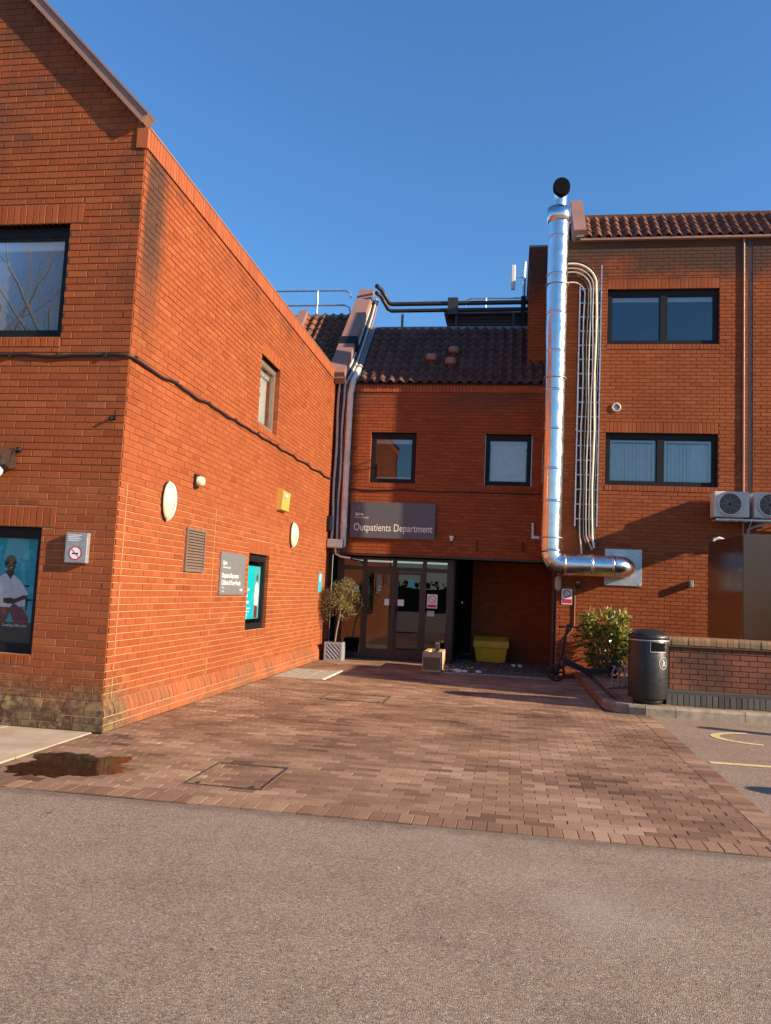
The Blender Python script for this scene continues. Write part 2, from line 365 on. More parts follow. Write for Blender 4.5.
# ------------------------------------------------------------------ brickwork
BL, BH, JT = .215, .065, .010
def lay(u0, u1, z0, z1, holes=(), phase=0., top=None):
    out = []; n = int(round((z1-z0)/.075+.49))
    for k in range(n):
        a0 = z0+k*.075; b0 = min(a0+BH, z1)
        if b0-a0 < .02: continue
        s = u0 - (.1125 if k % 2 else 0) - phase
        while s < u1:
            segs = [(max(s, u0), min(s+BL, u1))]; s += .225
            segs = [(p, q, a0, b0) for p, q in segs]
            for (h0, h1, g0, g1) in holes:
                ns = []
                for p, q, za, zb in segs:
                    if q <= h0 or p >= h1 or zb <= g0+.002 or za >= g1-.002: ns.append((p, q, za, zb)); continue
                    if p < h0: ns.append((p, h0-.0005, za, zb))
                    if q > h1: ns.append((h1+.0005, q, za, zb))
                    m0, m1 = max(p, h0), min(q, h1)
                    if g0-za > .02: ns.append((m0, m1, za, g0-.004))
                    if zb-g1 > .02: ns.append((m0, m1, g1+.004, zb))
                segs = ns
            for p, q, a, b in segs:
                if top:
                    if b > top(p) or b > top(q):
                        if a > max(top(p), top(q)): continue
                        # trim along the slope
                        st = [p+(q-p)*i/12 for i in range(13)]; ok = [t for t in st if top(t) >= b-.03]
                        if len(ok) < 2: continue
                        p, q = min(ok), max(ok)
                if q-p > .025: out.append((p, q, a, b, 0.))
    return out
def soldiers(h, up=.225, w=.075, below=False, ext=.0, proud=0.):
    u0, u1, z0, z1 = h; out = []; n = max(1, int(round((u1-u0+2*ext)/w))); ww = (u1-u0+2*ext)/n
    for i in range(n):
        a = u0-ext+i*ww
        out.append((a+.004, a+ww-.004, (z0-.11 if below else z1+.004), (z0-.006 if below else z1+up-.01), proud))
    return out
def brick_box(mb, p, q, a, b, pr, frame, rv, depth=.10):
    o, u, n = frame; f = .0092+pr+random.uniform(-.002, .002); c = .003
    def P(s, d, z): return o+u*s+n*d+Z_*z
    v = [P(p, -depth, a), P(q, -depth, a), P(q, -depth, b), P(p, -depth, b), P(p, f-c, a), P(q, f-c, a), P(q, f-c, b), P(p, f-c, b),
         P(p+c, f, a+c), P(q-c, f, a+c), P(q-c, f, b-c), P(p+c, f, b-c)]
    mb.idx(v, [(8, 9, 10, 11), (4, 5, 9, 8), (5, 6, 10, 9), (6, 7, 11, 10), (7, 4, 8, 11), (0, 1, 5, 4), (1, 2, 6, 5), (2, 3, 7, 6), (3, 0, 4, 7)], rv)
SH = {}
def brick_piece(name, L, H, key, mat, depth=.1):
    k = (round(L, 3), round(H, 3), mat)
    if k not in SH:
        mb = MB(); brick_box(mb, -L/2, L/2, -H/2, H/2, 0, (Vector(), X_, -Y_), 0., depth); m = mb.mesh(name); m.materials.append(MATS[mat]); SH[k] = m
    return SH[k]
def visible(P):
    q = to_px(P); return q is not None and -15 < q[0] < 786 and -15 < q[1] < 1039
def brickwork(bricks_frames, parent_wall, thing_, mat, limit, stuffname='brickwork'):
    """bricks_frames: list of (rects, frame, wallpart). The largest in view become parts, the rest one mesh."""
    allb = []
    for rects, frame, wall in bricks_frames:
        o, u, n = frame
        for r in rects:
            c = o+u*((r[0]+r[1])/2)+Z_*((r[2]+r[3])/2); q = to_px(c); s = 0
            if visible(c):
                e = to_px(o+u*r[1]+Z_*r[3]); d = to_px(o+u*r[0]+Z_*r[2])
                if e and d: s = abs(e[0]-d[0])*abs(e[1]-d[1]) if (Vector((0, 0, CAM_H))-c).dot(n) > 0 else 0
            allb.append((s, r, frame, wall, c))
    allb.sort(key=lambda t: -t[0]); mb = MB(); cnt = 0
    for s, r, frame, wall, c in allb:
        o, u, n = frame; rv = min(.999, max(.001, random.gauss(.5, .15)))
        if cnt < limit and s > 0:
            m = brick_piece('brick', r[1]-r[0], r[3]-r[2], 0, mat)
            ob = bpy.data.objects.new('brick', m); COL.objects.link(ob); ob.parent = wall
            ob.location = c+n*(r[4]+random.uniform(-.0016, .0016)) - Vector(wall.get('_b2', (0, 0, 0)))
            ob.rotation_euler = (0, 0, math.atan2(n.y, n.x)+math.pi/2); ob.color = (rv, 0, 0, 1); cnt += 1
        else: brick_box(mb, r[0], r[1], r[2], r[3], r[4], frame, rv)
    if mb.f:
        o = mb.build(stuffname, mat, thing_, fix=False); o['kind'] = 'stuff'
def backing(name, u0, u1, z0, z1, holes, frame, mat, parent, top=None, depth=.10):
    o, u, n = frame; mb = MB(); us = sorted({u0, u1, *[h[0] for h in holes], *[h[1] for h in holes]}); zs = sorted({z0, z1, *[h[2] for h in holes], *[h[3] for h in holes]})
    us = [t for t in us if u0 <= t <= u1]; zs = [t for t in zs if z0 <= t <= z1]
    for i in range(len(us)-1):
        for j in range(len(zs)-1):
            cu, cz = (us[i]+us[i+1])/2, (zs[j]+zs[j+1])/2
            if any(h[0] < cu < h[1] and h[2] < cz < h[3] for h in holes): continue
            mb.face([o+u*us[i]+Z_*zs[j], o+u*us[i+1]+Z_*zs[j], o+u*us[i+1]+Z_*zs[j+1], o+u*us[i]+Z_*zs[j+1]])
    if top:
        a = top
        mb.face([o+u*p+Z_*q for p, q in a])
    for h0, h1, g0, g1 in holes:
        e = .004
        P = lambda s, d, z: o+u*s-n*d+Z_*z
        for A, B in (((h0-e, g0), (h0-e, g1)), ((h1+e, g0), (h1+e, g1)), ((h0, g0-e), (h1, g0-e)), ((h0, g1+e), (h1, g1+e))):
            mb.face([P(A[0], -.001, A[1]), P(B[0], -.001, B[1]), P(B[0], depth+.12, B[1]), P(A[0], depth+.12, A[1])])
    ob = mb.build(name, mat, parent, fix=False); return ob
def window(parent, h, frame, fmat='dark_frame', mull=(), rec=.075, fwid=.055, blind=None, trim=True, gl='window_glass', room=1.6, name='window', bmat='blind'):
    """frame in opening h; pane, blind and trim are its children."""
    o, u, n = frame; u0, u1, z0, z1 = h; d0, d1 = rec, rec+.06; fr = MB()
    M = Matrix((( u.x, -n.x, 0, o.x), (u.y, -n.y, 0, o.y), (u.z, -n.z, 1, o.z), (0, 0, 0, 1)))
    g = .004
    def bar(a, b, c, d, y0=d0, y1=d1, mb=fr): mb.box(a, b, y0, y1, c, d, M=M)
    bar(u0+g, u0+fwid, z0+g, z1-g); bar(u1-fwid, u1-g, z0+g, z1-g); bar(u0+fwid, u1-fwid, z0+g, z0+fwid); bar(u0+fwid, u1-fwid, z1-fwid*1.3, z1-g)
    for m in mull: bar(m-fwid*.7, m+fwid*.7, z0+fwid, z1-fwid*1.3)
    w = fr.build(name, fmat, parent)
    es = [u0+fwid]+[t for m in mull for t in (m-fwid*.7, m+fwid*.7)]+[u1-fwid]
    for i in range(0, len(es), 2):
        a, b = es[i], es[i+1]; c, d = z0+fwid, z1-fwid*1.3
        mb = MB(); sh = .02; bar(a, a+sh, c, d, d0+.006, d1-.006, mb); bar(b-sh, b, c, d, d0+.006, d1-.006, mb); bar(a+sh, b-sh, c, c+sh, d0+.006, d1-.006, mb); bar(a+sh, b-sh, d-sh, d, d0+.006, d1-.006, mb)
        mb.build('sash', fmat, w)
        mb = MB(); y = d0+.035
        mb.face([M @ Vector(p) for p in ((a+.01, y, c+.01), (b-.01, y, c+.01), (b-.01, y, d-.01), (a+.01, y, d-.01))]); mb.build('pane', gl, w, fix=False)
        if trim:
            mb = MB(); mb.box(a+.02, b-.02, d1+.02, d1+.08, d-.115, d-.022, M=M); mb.build('blind_rail', 'white_plastic', w)
        if blind == 'vertical':
            mb = MB(); s = a+.03
            while s < b-.08:
                an = random.uniform(.15, .5); c0 = Vector((s+.042, d1+.07, 0)); e = Vector((math.cos(an)*.042, math.sin(an)*.042, 0))
                mb.face([M @ (c0-e+Z_*(c+.03)), M @ (c0+e+Z_*(c+.03)), M @ (c0+e+Z_*(d-.08)), M @ (c0-e+Z_*(d-.08))]); s += .075
            mb.build('blind', 'blind', w, fix=False)
        if blind == 'roller':
            mb = MB(); mb.box(a+.03, b-.03, d1+.06, d1+.065, c+.03, d-.08, M=M); mb.build('blind', bmat, w)
    if room:
        mb = MB(); y0, y1 = d1+.01, d1+room; a, b, c, d = u0+.004, u1-.004, z0+.004, z1-.004
        V = lambda *p: M @ Vector(p)
        mb.face([V(a, y1, c), V(b, y1, c), V(b, y1, d), V(a, y1, d)]); mb.face([V(a, y0, c), V(a, y1, c), V(a, y1, d), V(a, y0, d)])
        mb.face([V(b, y0, c), V(b, y1, c), V(b, y1, d), V(b, y0, d)]); mb.face([V(a, y0, c), V(b, y0, c), V(b, y1, c), V(a, y1, c)]); mb.face([V(a, y0, d), V(b, y0, d), V(b, y1, d), V(a, y1, d)])
        mb.build('room_lining', 'interior', w, fix=False)
    return w

# ================================================================== GROUND
def sheet(name, x0, x1, y0, y1, z, mat, kind='structure', nx=1, ny=1):
    mb = MB()
    for i in range(nx):
        for j in range(ny):
            a, b = x0+(x1-x0)*i/nx, x0+(x1-x0)*(i+1)/nx; c, d = y0+(y1-y0)*j/ny, y0+(y1-y0)*(j+1)/ny
            mb.face([(a, c, z), (b, c, z), (b, d, z), (a, d, z)])
    o = mb.build(name, mat, None, fix=False); o['kind'] = kind; return o
sheet('asphalt_ground', -500, 500, -500, 500, -.016, 'asphalt')
PAV_Y0 = 5.53; PAV_R = 1.97
pav = sheet('block_paving', -9.0, PAV_R, PAV_Y0+.002, 19.6, -.010, 'joint_sand')
KERBX = 1.36
def excluded(x, y):
    if x < -4.05 and y > PAV_Y0+.21: return True
    if x < -3.95 and y > 7.60: return True
    if y > 11.62 and x > KERBX-.03: return True
    if y > 15.66 and x > -1.22: return True
    if -3.93 < x < -3.02 and 13.3 < y < 14.85: return True
    if y > 17.86: return True
    return False
pavers = []   # cx, cy, lx, ly
x = -8.9
while x < PAV_R-.05:
    pavers.append((x+.05, PAV_Y0+.1, .096, .196)); x += .1
y = PAV_Y0+.2+.05
while y < 11.6: pavers.append((PAV_R-.1, y, .196, .096)); y += .1
row = 0; y = PAV_Y0+.2+.052
while y < 17.86:
    x = -4.05+(.1 if row % 2 else 0)-.2
    while x < PAV_R-.2:
        a, b = x+.002, x+.198
        a = max(a, (-4.048 if y < 7.6 else -3.948)); b = min(b, PAV_R-.202)
        if y > 11.62: b = min(b, KERBX-.012)
        if y > 15.66: b = min(b, -1.222)
        if b-a > .012 and not excluded((a+b)/2, y): pavers.append(((a+b)/2, y, b-a, .097))
        x += .2
    y += .1015; row += 1
def pav_tone(x, y):
    n = noise.fractal(Vector((x*.9, y*1.25, 3.1)), 1.0, 2.0, 3)
    n2 = noise.fractal(Vector((x*2.3, y*3.0, 9.1)), 1.0, 2.0, 2)
    t = .50 + n*.42 + n2*.22 + random.gauss(0, .14)
    if y > 11: t += .06
    return min(.999, max(.001, t))
def paver_geo(mb, cx, cy, lx, ly, rv, dz=0., tx=0., ty=0.):
    c = .0028; h = .012
    def P(sx, sy, z): return (cx+sx, cy+sy, z+dz+tx*sx+ty*sy)
    a, b = lx/2, ly/2
    v = [P(-a, -b, -h), P(a, -b, -h), P(a, b, -h), P(-a, b, -h), P(-a, -b, -c*.7), P(a, -b, -c*.7), P(a, b, -c*.7), P(-a, b, -c*.7), P(-a+c, -b+c, 0), P(a-c, -b+c, 0), P(a-c, b-c, 0), P(-a+c, b-c, 0)]
    mb.idx(v, [(8, 9, 10, 11), (4, 5, 9, 8), (5, 6, 10, 9), (6, 7, 11, 10), (7, 4, 8, 11), (0, 1, 5, 4), (1, 2, 6, 5), (2, 3, 7, 6), (3, 0, 4, 7)], rv)
pv = []
for p in pavers:
    q = to_px((p[0], p[1], 0)); s = -1
    if q and -5 < q[0] < 776 and q[1] < 1030: s = p[2]*p[3]/q[2]**3
    pv.append((s, p))
pv.sort(key=lambda t: -t[0]); mb = MB(); PSH = {}
for i, (s, p) in enumerate(pv):
    rv = pav_tone(p[0], p[1]); tx, ty = random.gauss(0, .004), random.gauss(0, .008); dz = random.gauss(0, .0010)+.006*noise.noise(Vector((p[0]*.8, p[1]*.8, 2.)))-.003
    if i < 300:
        k = (round(p[2], 3), round(p[3], 3))
        if k not in PSH:
            t = MB(); paver_geo(t, 0, 0, p[2], p[3], 0.); m = t.mesh('paver'); m.materials.append(MATS['paver']); PSH[k] = m
        o = bpy.data.objects.new('paver', PSH[k]); COL.objects.link(o); o.parent = pav; o.location = (p[0], p[1], dz); o.rotation_euler = (math.atan(ty), -math.atan(tx), random.gauss(0, .006)); o.color = (rv, 0, 0, 1)
    else: paver_geo(mb, *p, rv, dz, tx, ty)
o = mb.build('paver_field', 'paver', pav, fix=False); o['kind'] = 'stuff'
lm = MB()
for i in range(260):
    x, y = random.uniform(-4, 3), 2.2+9.5*random.random()**.8
    if y > 7 and x < -3.9: continue
    z = .004 if (y > PAV_Y0 and x < PAV_R) else -.012; a = random.random()*6.28; r = random.uniform(.004, .011)*(1.6 if random.random() < .15 else 1)
    u = Vector((math.cos(a), math.sin(a), random.uniform(-.3, .3))); v = Vector((-math.sin(a), math.cos(a), random.uniform(0, .5)))
    q = Vector((x, y, z+r*.3)); lm.idx([q-u*r, q+v*r*.55, q+u*r, q-v*r*.5], [(0, 1, 2, 3)], random.random()*.98+.01)
o = lm.build('leaf_litter', 'litter', None, fix=False); o['kind'] = 'stuff'; o['label'] = 'scattered grit and leaf fragments on the paving and asphalt'; o['category'] = 'litter'
# concrete flag footpath in front of the left building
fp = sheet('footpath', -9, -4.055, PAV_Y0+.205, 7.615, -.009, 'joint_sand')
y0 = PAV_Y0+.21
for j, (ya, yb) in enumerate(((y0, 6.36), (6.365, 6.99), (6.995, 7.612))):
    x = -4.06
    while x > -8.5:
        wv = .9; mb = MB(); mb.bbox(x-wv+.006, x, ya+.003, yb-.003, -.03, .002+random.uniform(0, .003), .004); mb.build('slab', 'slab', fp); x -= wv
# pale inset slabs beside the side wall
pt = sheet('access_paving', -3.93, -3.02, 13.30, 14.85, -.006, 'concrete')
for i in range(3):
    for j in range(5):
        mb = MB(); a = -3.925+i*.285; b = 13.31+j*.307; mb.bbox(a, a+.278, b, b+.30, -.02, .004, .003); mb.build('slab', 'concrete', pt)
mb = MB(); mb.bbox(-3.065, -3.015, 13.30, 14.85, -.02, .012, .003); mb.build('edging_strip', 'stone_pale', pt)
# inspection covers let into the paving
def cover(x0, x1, y0, y1, label):
    t = thing('inspection_cover', label, 'manhole cover', ((x0+x1)/2, (y0+y1)/2, 0)); mb = MB(); e = .012
    mb.box(x0, x1, y0, y0+e, -.012, .0045); mb.box(x0, x1, y1-e, y1, -.012, .0045); mb.box(x0, x0+e, y0+e, y1-e, -.012, .0045); mb.box(x1-e, x1, y0+e, y1-e, -.012, .0045)
    mb.build('rim', 'rim_brown', t)
    for sx in (x0+.09, x1-.09):
        mb = MB(); mb.box(sx-.012, sx+.012, y0+.05, y0+.09, -.008, .0045); mb.build('lifting_eye', 'joint_sand', t)
cover(-2.42, -1.80, 6.02, 6.80, 'recessed inspection cover near the asphalt edge, filled with pavers')
cover(-2.55, -1.65, 11.05, 11.75, 'rectangular inspection cover in the middle of the brick paving')
# puddle
pts = []
for i in range(96):
    a = 2*math.pi*i/96; k = 1+.55*noise.fractal(Vector((math.cos(a)*1.6, math.sin(a)*1.6, 7.3)), 1., 2., 5)
    x, y = math.cos(a)*.42*k, math.sin(a)*.50*k; px_, py_ = -3.50+x, 6.34+y+.18*x
    pts.append((px_+.012*math.sin(i*2.1), py_+.008*math.sin(i*1.3), .0035))
mb = MB(); mb.face(pts); tag(mb.build('puddle', 'water', None, fix=False), 'dark wet puddle on the pavers near the asphalt edge', 'puddle')['kind'] = 'structure'

# ------------------------------------------------------------------ raised pavement and kerb at the right
KZ = .12
kp = [(1.34, 16.55), (1.35, 15.0), (1.37, 13.4), (1.38, 12.25), (1.42, 12.0), (1.52, 11.82), (1.68, 11.68), (1.9, 11.62), (2.3, 11.61), (3.2, 11.63), (4.1, 11.66), (5, 11.68), (5.9, 11.7), (6.8, 11.72), (9, 11.74)]
rp = MB(); rp.face([(p[0]+.06, p[1]+.05, KZ-.012) for p in kp]+[(9, 16.6, KZ-.012)]); rp = struct(rp.build('raised_pavement', 'joint_sand', None, fix=False))
kb = bpy.data.objects.new('kerb', None); COL.objects.link(kb); kb['kind'] = 'structure'
def inward(i):
    a = Vector((*kp[max(i-1, 0)], 0)); b = Vector((*kp[min(i+1, len(kp)-1)], 0)); d = (b-a).normalized(); return Vector((-d.y, d.x, 0))
KWID = .14
for i in range(len(kp)-1):
    A, B = Vector((*kp[i], 0)), Vector((*kp[i+1], 0)); na, nb = inward(i)*KWID, inward(i+1)*KWID; g = (B-A).normalized()*.004; ch = .02
    mb = MB(); prof = [(0, -.03), (0, KZ-ch*1.6), (ch*1.2, KZ), (1, KZ), (1, -.03)]
    va = [A+g+na*(p if p in (0, 1) else p/KWID)+Z_*z for p, z in prof]; vb = [B-g+nb*(p if p in (0, 1) else p/KWID)+Z_*z for p, z in prof]; n = len(prof)
    mb.idx(va+vb, [tuple(range(n-1, -1, -1)), tuple(range(n, 2*n))]+[(k, (k+1) % n, n+(k+1) % n, n+k) for k in range(n)])
    mb.build('kerb_stone', 'kerb_brown' if i < 3 else 'kerb_stone', kb)
mb = MB(); row = 0; y = 11.78
while y < 16.55:
    x = 1.4+(.1 if row % 2 else 0)
    while x < 6:
        ok = x > 1.60+max(0, 12.1-y)*.9 and not (x > 2.2 and y > 11.95)
        if ok: paver_geo(mb, x, y, .196, .097, pav_tone(x, y), KZ-.002)
        x += .2
    y += .1015; row += 1
o = mb.build('paver_field', 'paver', rp, fix=False); o['kind'] = 'stuff'
sheet('planting_soil', 2.3, 9, 12.3, 16.58, KZ-.004, 'gravel')
# yellow bay markings on the asphalt
def marking(name, poly, label):
    mb = MB(); mb.face([(p[0], p[1], -.0115) for p in poly]); o = mb.build(name, 'line_yellow', None, fix=False); o['kind'] = 'structure'; o['label'] = label; o['category'] = 'road marking'
marking('bay_line', [(2.02, 8.52), (6.5, 8.56), (6.5, 8.66), (2.02, 8.62)], 'straight yellow bay line painted on the asphalt beside the paving')
ring = [(3.05+.62*math.cos(a), 10.25+.45*math.sin(a)) for a in [R(100+i*12) for i in range(14)]]; ring2 = [(3.05+.52*math.cos(a), 10.25+.36*math.sin(a)) for a in [R(100+i*12) for i in range(14)]]
marking('curved_marking', ring+ring2[::-1], 'curved yellow symbol painted in the parking bay')

# ================================================================== LEFT BUILDING
LX, LF, LTOP = -4.0, 7.67, 6.15
LB = thing('brick_building', 'orange brick gabled building on the left with plinth and sunlit side wall', 'building', (0, 0, 0))
FF = (Vector((LX, LF, 0)), -X_, -Y_)            # front wall: u runs left from the corner
SF = (Vector((LX, LF, 0)), Y_, X_)              # side wall: u runs away from the camera
wfu = (.80, 3.2, 4.07, 5.33); wfl = (.82, 3.2, .72, 2.03)
wsu = (4.30, 5.33, 4.07, 5.20); wsp = (4.27, 5.33, .82, 2.02)
SLEN = 17.48-LF
gab = lambda u: 6.50+(u-.12)*1.04 if u > .12 else 6.35
def rel(h, z0=0): return h
fh = [wfu, wfl]
f_ex = fh+[(h[0]-.15, h[1], h[3], h[3]+.225) for h in fh]+[(h[0], h[1], h[2]-.115, h[2]) for h in fh]
fr_b = lay(0, 3.0, .30, 9.3, f_ex, .0, gab)
for h in fh: fr_b += soldiers((h[0]-.15, h[1], h[2], h[3])); fr_b += soldiers(h, below=True, proud=.004)
sh_ = [wsu, wsp]; s_ex = sh_+[(wsu[0], wsu[1], wsu[3], wsu[3]+.225), (wsp[0], wsp[1], wsp[3], wsp[3]+.225), (wsu[0], wsu[1], wsu[2]-.115, wsu[2]), (wsp[0], wsp[1], wsp[2]-.115, wsp[2])]
sd_b = lay(.0, SLEN, .30, LTOP, s_ex, .1025)
for h in sh_: sd_b += soldiers(h); sd_b += soldiers(h, below=True, proud=.004)
wallf = backing('wall', 0, 8.0, 0, 6.35, fh, FF, 'mortar_left', LB, top=[(.0, 6.35), (8.0, 6.35), (8.0, 6.50+(4.0-.12)*1.04-4*1.04), (4.0, 6.5+3.88*1.04), (.12, 6.5)])
walls = backing('wall', 0, SLEN, 0, 6.35, sh_, SF, 'mortar_left', LB)
brickwork([(fr_b, FF, wallf), (sd_b, SF, walls)], None, LB, 'brick_left', 300)
# rest of the shell
mb = MB(); mb.face([(-12, LF, 0), (-12, 17.9, 0), (-12, 17.9, 6.4), (-12, LF, 6.4)]); mb.face([(-12, 17.9, 0), (-4, 17.9, 0), (-4, 17.9, 6.4), (-12, 17.9, 6.4)]); mb.build('rear_wall', 'brick_left', LB, fix=False)
mb = MB(); AP = 6.45+3.9*1.04
for a, b in (((-4.02, 6.40), (-8, AP)), ((-12.02, 6.4), (-8, AP))):
    mb.face([(a[0], LF-.08, a[1]), (b[0], LF-.08, b[1]), (b[0], 17.4, b[1]), (a[0], 17.4, a[1])])
rf = mb.build('roof', 'roof_tile', LB, fix=False)
# verge board: brown metal, overhanging the gable
mb = MB(); sl_ = math.atan(1.04); L = 5.5
M = Matrix.Translation((LX-.03, LF, 6.40)) @ Matrix.Rotation(sl_, 4, 'Y')
mb.box(-L, 0, -.105, .05, .0, .10, M=M); mb.box(-L, .0, -.12, .06, .103, .125, M=M); mb.build('verge_board', 'brown_cap', LB)
# brick-on-edge coping along the side wall, stepping proud
cp = MB(); y = LF-.03; 
while y < 17.35:
    d = random.uniform(-.0015, .0015); cp.box(LX-.10, LX+.028+d, y+.003, y+.070, 6.15, 6.37, random.random()*.98+.01); y += .075
cpo = cp.build('coping', 'brick_coping', LB, fix=False); cpo['kind'] = 'stuff'
mb = MB(); mb.box(LX-.11, LX+.035, LF+.0, 17.38, 6.374, 6.392); mb.build('coping_capping', 'brown_cap', LB)
mb = MB(); mb.prism([(0, 0), (-.05, 0), (-.05, .23), (0, .23)], (LX+.02, LF-.006, 6.14), X_, Z_, -Y_*.02); mb.build('kneeler', 'brick_coping', LB)
# plinth: two courses of stretchers and a sloping course, each brick proud of the wall
pm = MB(); pd = .05
for k in range(2):
    for (fr, ln) in ((FF, 3.0), (SF, SLEN)):
        o, u, n = fr; s = -pd-(.11 if k else 0)
        while s < ln:
            a, b = max(s, -pd), min(s+BL, ln)
            if b-a > .03:
                rv = random.random()*.98+.01
                brick_box(pm, a, b, .004+k*.075, .004+k*.075+BH, pd-.006, fr, rv)
            s += .225
plo = pm.build('plinth', 'brick_plinth', LB, fix=False); plo['kind'] = 'stuff'
pm = MB()
for (fr, ln, wv) in ((FF, 3.0, .225), (SF, SLEN, .1125)):
    o, u, n = fr; s = -pd
    while s < ln:
        a, b = s+.005, min(s+wv-.005, ln); rv = random.random()*.98+.01; e = random.uniform(-.003, .003)
        P = lambda q, d, z: o+u*q+n*d+Z_*z
        p0 = [(pd+e, .154), (pd+e, .21 if fr is FF else .195), (.006, .295), (-.02, .295), (-.02, .154)]
        a_in = a if a > 0 else a
        v = [P(a, d, z) for d, z in p0]+[P(b, d, z) for d, z in p0]
        if s < 0:   # mitre at the corner
            v = [P(-d if fr is SF or fr is FF else a, d, z) for d, z in p0]+[P(b, d, z) for d, z in p0]
        pm.idx(v, [(4, 3, 2, 1, 0), (5, 6, 7, 8, 9)]+[(k, (k+1) % 5, 5+(k+1) % 5, 5+k) for k in range(5)], rv); s += wv
pso = pm.build('plinth_slope', 'brick_plinth', LB); pso['kind'] = 'stuff'
mb = MB(); o, u, n = FF
for fr, ln in ((FF, 8.0), (SF, SLEN)):
    o, u, n = fr; d = pd-.006
    mb.face([o+u*(-pd+.006)+n*d, o+u*ln+n*d, o+u*ln+n*d+Z_*.16, o+u*(-pd+.006)+n*d+Z_*.16])
mb.build('plinth_mortar', 'mortar_left', LB, fix=False)
# pale joint lines round the re-pointed panel
mb = MB(); ya, yb, za, zb = .15, 2.75, .31, 2.53
del mb
for q in (ya, yb): mb = MB(); mb.box(LX, LX+.0105, LF+q, LF+q+.009, za, zb); mb.build('movement_joint', 'mortar_pale', LB)
window(LB, wfu, FF, mull=(1.98,), fwid=.085, rec=.085, blind='roller', bmat='reflection_grey', gl='window_glass_dull')  # grey sheet behind the pane stands in for the reflection of dense trees
wl = window(LB, wfl, FF, fwid=.075, blind=None, trim=False, gl='poster_glass', room=.5, rec=.085)
window(LB, wsu, SF, 'louvre_brown', fwid=.07, blind='roller')
wp = window(LB, wsp, SF, fwid=.075, trim=False, gl='poster_glass', room=.5, rec=.05)

# ---- posters behind the glass
FIG = lambda pts: [(1.215+(a-1.36)*.75, 1.63+(b-1.755)*.75) for a, b in pts]
def quadpoly(parent, name, mat, pts, o, u, v, n, lift):
    mb = MB(); mb.face([Vector(o)+Vector(u)*a+Vector(v)*b+Vector(n)*lift for a, b in pts]); return mb.build(name, mat, parent, fix=False)
def ell(cx, cy, rx, ry, n=18, a0=0, a1=360): return [(cx+rx*math.cos(R(a0+(a1-a0)*i/n)), cy+ry*math.sin(R(a0+(a1-a0)*i/n))) for i in range(n if a1-a0 == 360 else n+1)]
po = Vector((LX, LF+.135, 0))
PL = thing('window_poster', 'teal poster of a seated person in a white tunic in the lower left window', 'poster', (LX-1.5, LF+.135, .8))
A = (po, -X_, Z_, -Y_)
quadpoly(PL, 'sheet', 'teal_dark', [(.87, .80), (2.6, .80), (2.6, 1.93), (.87, 1.93)], *A, 0)
quadpoly(PL, 'backdrop', 'teal_mid', [(.872, 1.03), (2.6, 1.03), (2.6, 1.925), (.872, 1.925)], *A, .001)
quadpoly(PL, 'bench', 'teal_pale', [(.872, 1.34), (1.20, 1.34), (1.20, 1.42), (.872, 1.42)], *A, .0015)
quadpoly(PL, 'scanner', 'teal_pale', ell(1.02, 1.60, .09, .20), *A, .0015); quadpoly(PL, 'scanner_bore', 'teal_mid', ell(1.0, 1.58, .06, .165), *A, .002)
quadpoly(PL, 'floor_band', 'ink_black', [(.872, .802), (2.6, .802), (2.6, 1.03), (.872, 1.03)], *A, .0015)
quadpoly(PL, 'trousers', 'trousers', FIG([(1.03, .93), (1.06, 1.06), (1.2, 1.2), (1.52, 1.2), (1.62, .93), (1.40, .93), (1.33, 1.1), (1.26, .93)]), *A, .003)
quadpoly(PL, 'tunic', 'tunic', FIG([(1.10, 1.19), (1.20, 1.17), (1.27, 1.23), (1.34, 1.16), (1.62, 1.16), (1.56, 1.34), (1.66, 1.36), (1.60, 1.52), (1.46, 1.63), (1.36, 1.63), (1.29, 1.60), (1.20, 1.53), (1.07, 1.35), (1.12, 1.33)]), *A, .004)
quadpoly(PL, 'neck', 'skin', FIG([(1.31, 1.63), (1.44, 1.63), (1.42, 1.70), (1.34, 1.70)]), *A, .005); quadpoly(PL, 'neckline', 'skin', FIG([(1.32, 1.63), (1.43, 1.63), (1.36, 1.55)]), *A, .0045)
quadpoly(PL, 'hair', 'ink_black', FIG(ell(1.385, 1.79, .088, .10)), *A, .005); quadpoly(PL, 'face', 'skin', FIG(ell(1.36, 1.755, .058, .078)), *A, .006)
for ex_ in (1.338, 1.382): quadpoly(PL, 'eye', 'ink_black', FIG(ell(ex_, 1.768, .008, .006, 8)), *A, .0075)
quadpoly(PL, 'smile', 'ink_white', FIG([(1.335, 1.722), (1.36, 1.71), (1.385, 1.722), (1.36, 1.716)]), *A, .0075); quadpoly(PL, 'lapel', 'ink_grey', FIG([(1.36, 1.55), (1.365, 1.55), (1.352, 1.3), (1.347, 1.3)]), *A, .0048)
quadpoly(PL, 'forearms', 'skin', FIG([(1.08, 1.32), (1.13, 1.34), (1.30, 1.27), (1.45, 1.29), (1.45, 1.22), (1.30, 1.205), (1.12, 1.28)]), *A, .0055); quadpoly(PL, 'hands', 'skin', FIG(ell(1.35, 1.25, .09, .042)), *A, .006)
quadpoly(PL, 'chair_arm', 'ink_black', FIG([(1.0, 1.28), (1.14, 1.30), (1.14, 1.275), (1.10, 1.26), (1.10, 1.12), (1.075, 1.12), (1.075, 1.255), (1.0, 1.26)]), *A, .0035)
text('lettering', 'Looking after you.', .042, po-X_*1.27+Z_*.985-Y_*.006, X_, Z_, 'ink_white', PL, shear=.35, squeeze=.92)
po2 = Vector((LX-.105, LF, 0)); A2 = (po2, Y_, Z_, X_)
PS = thing('window_poster', 'bright turquoise poster with white text lines in the side wall window', 'poster', (LX-.105, LF+4.3, .9))
quadpoly(PS, 'sheet', 'teal', [(4.35, .98), (5.24, .98), (5.24, 1.83), (4.35, 1.83)], *A2, 0)
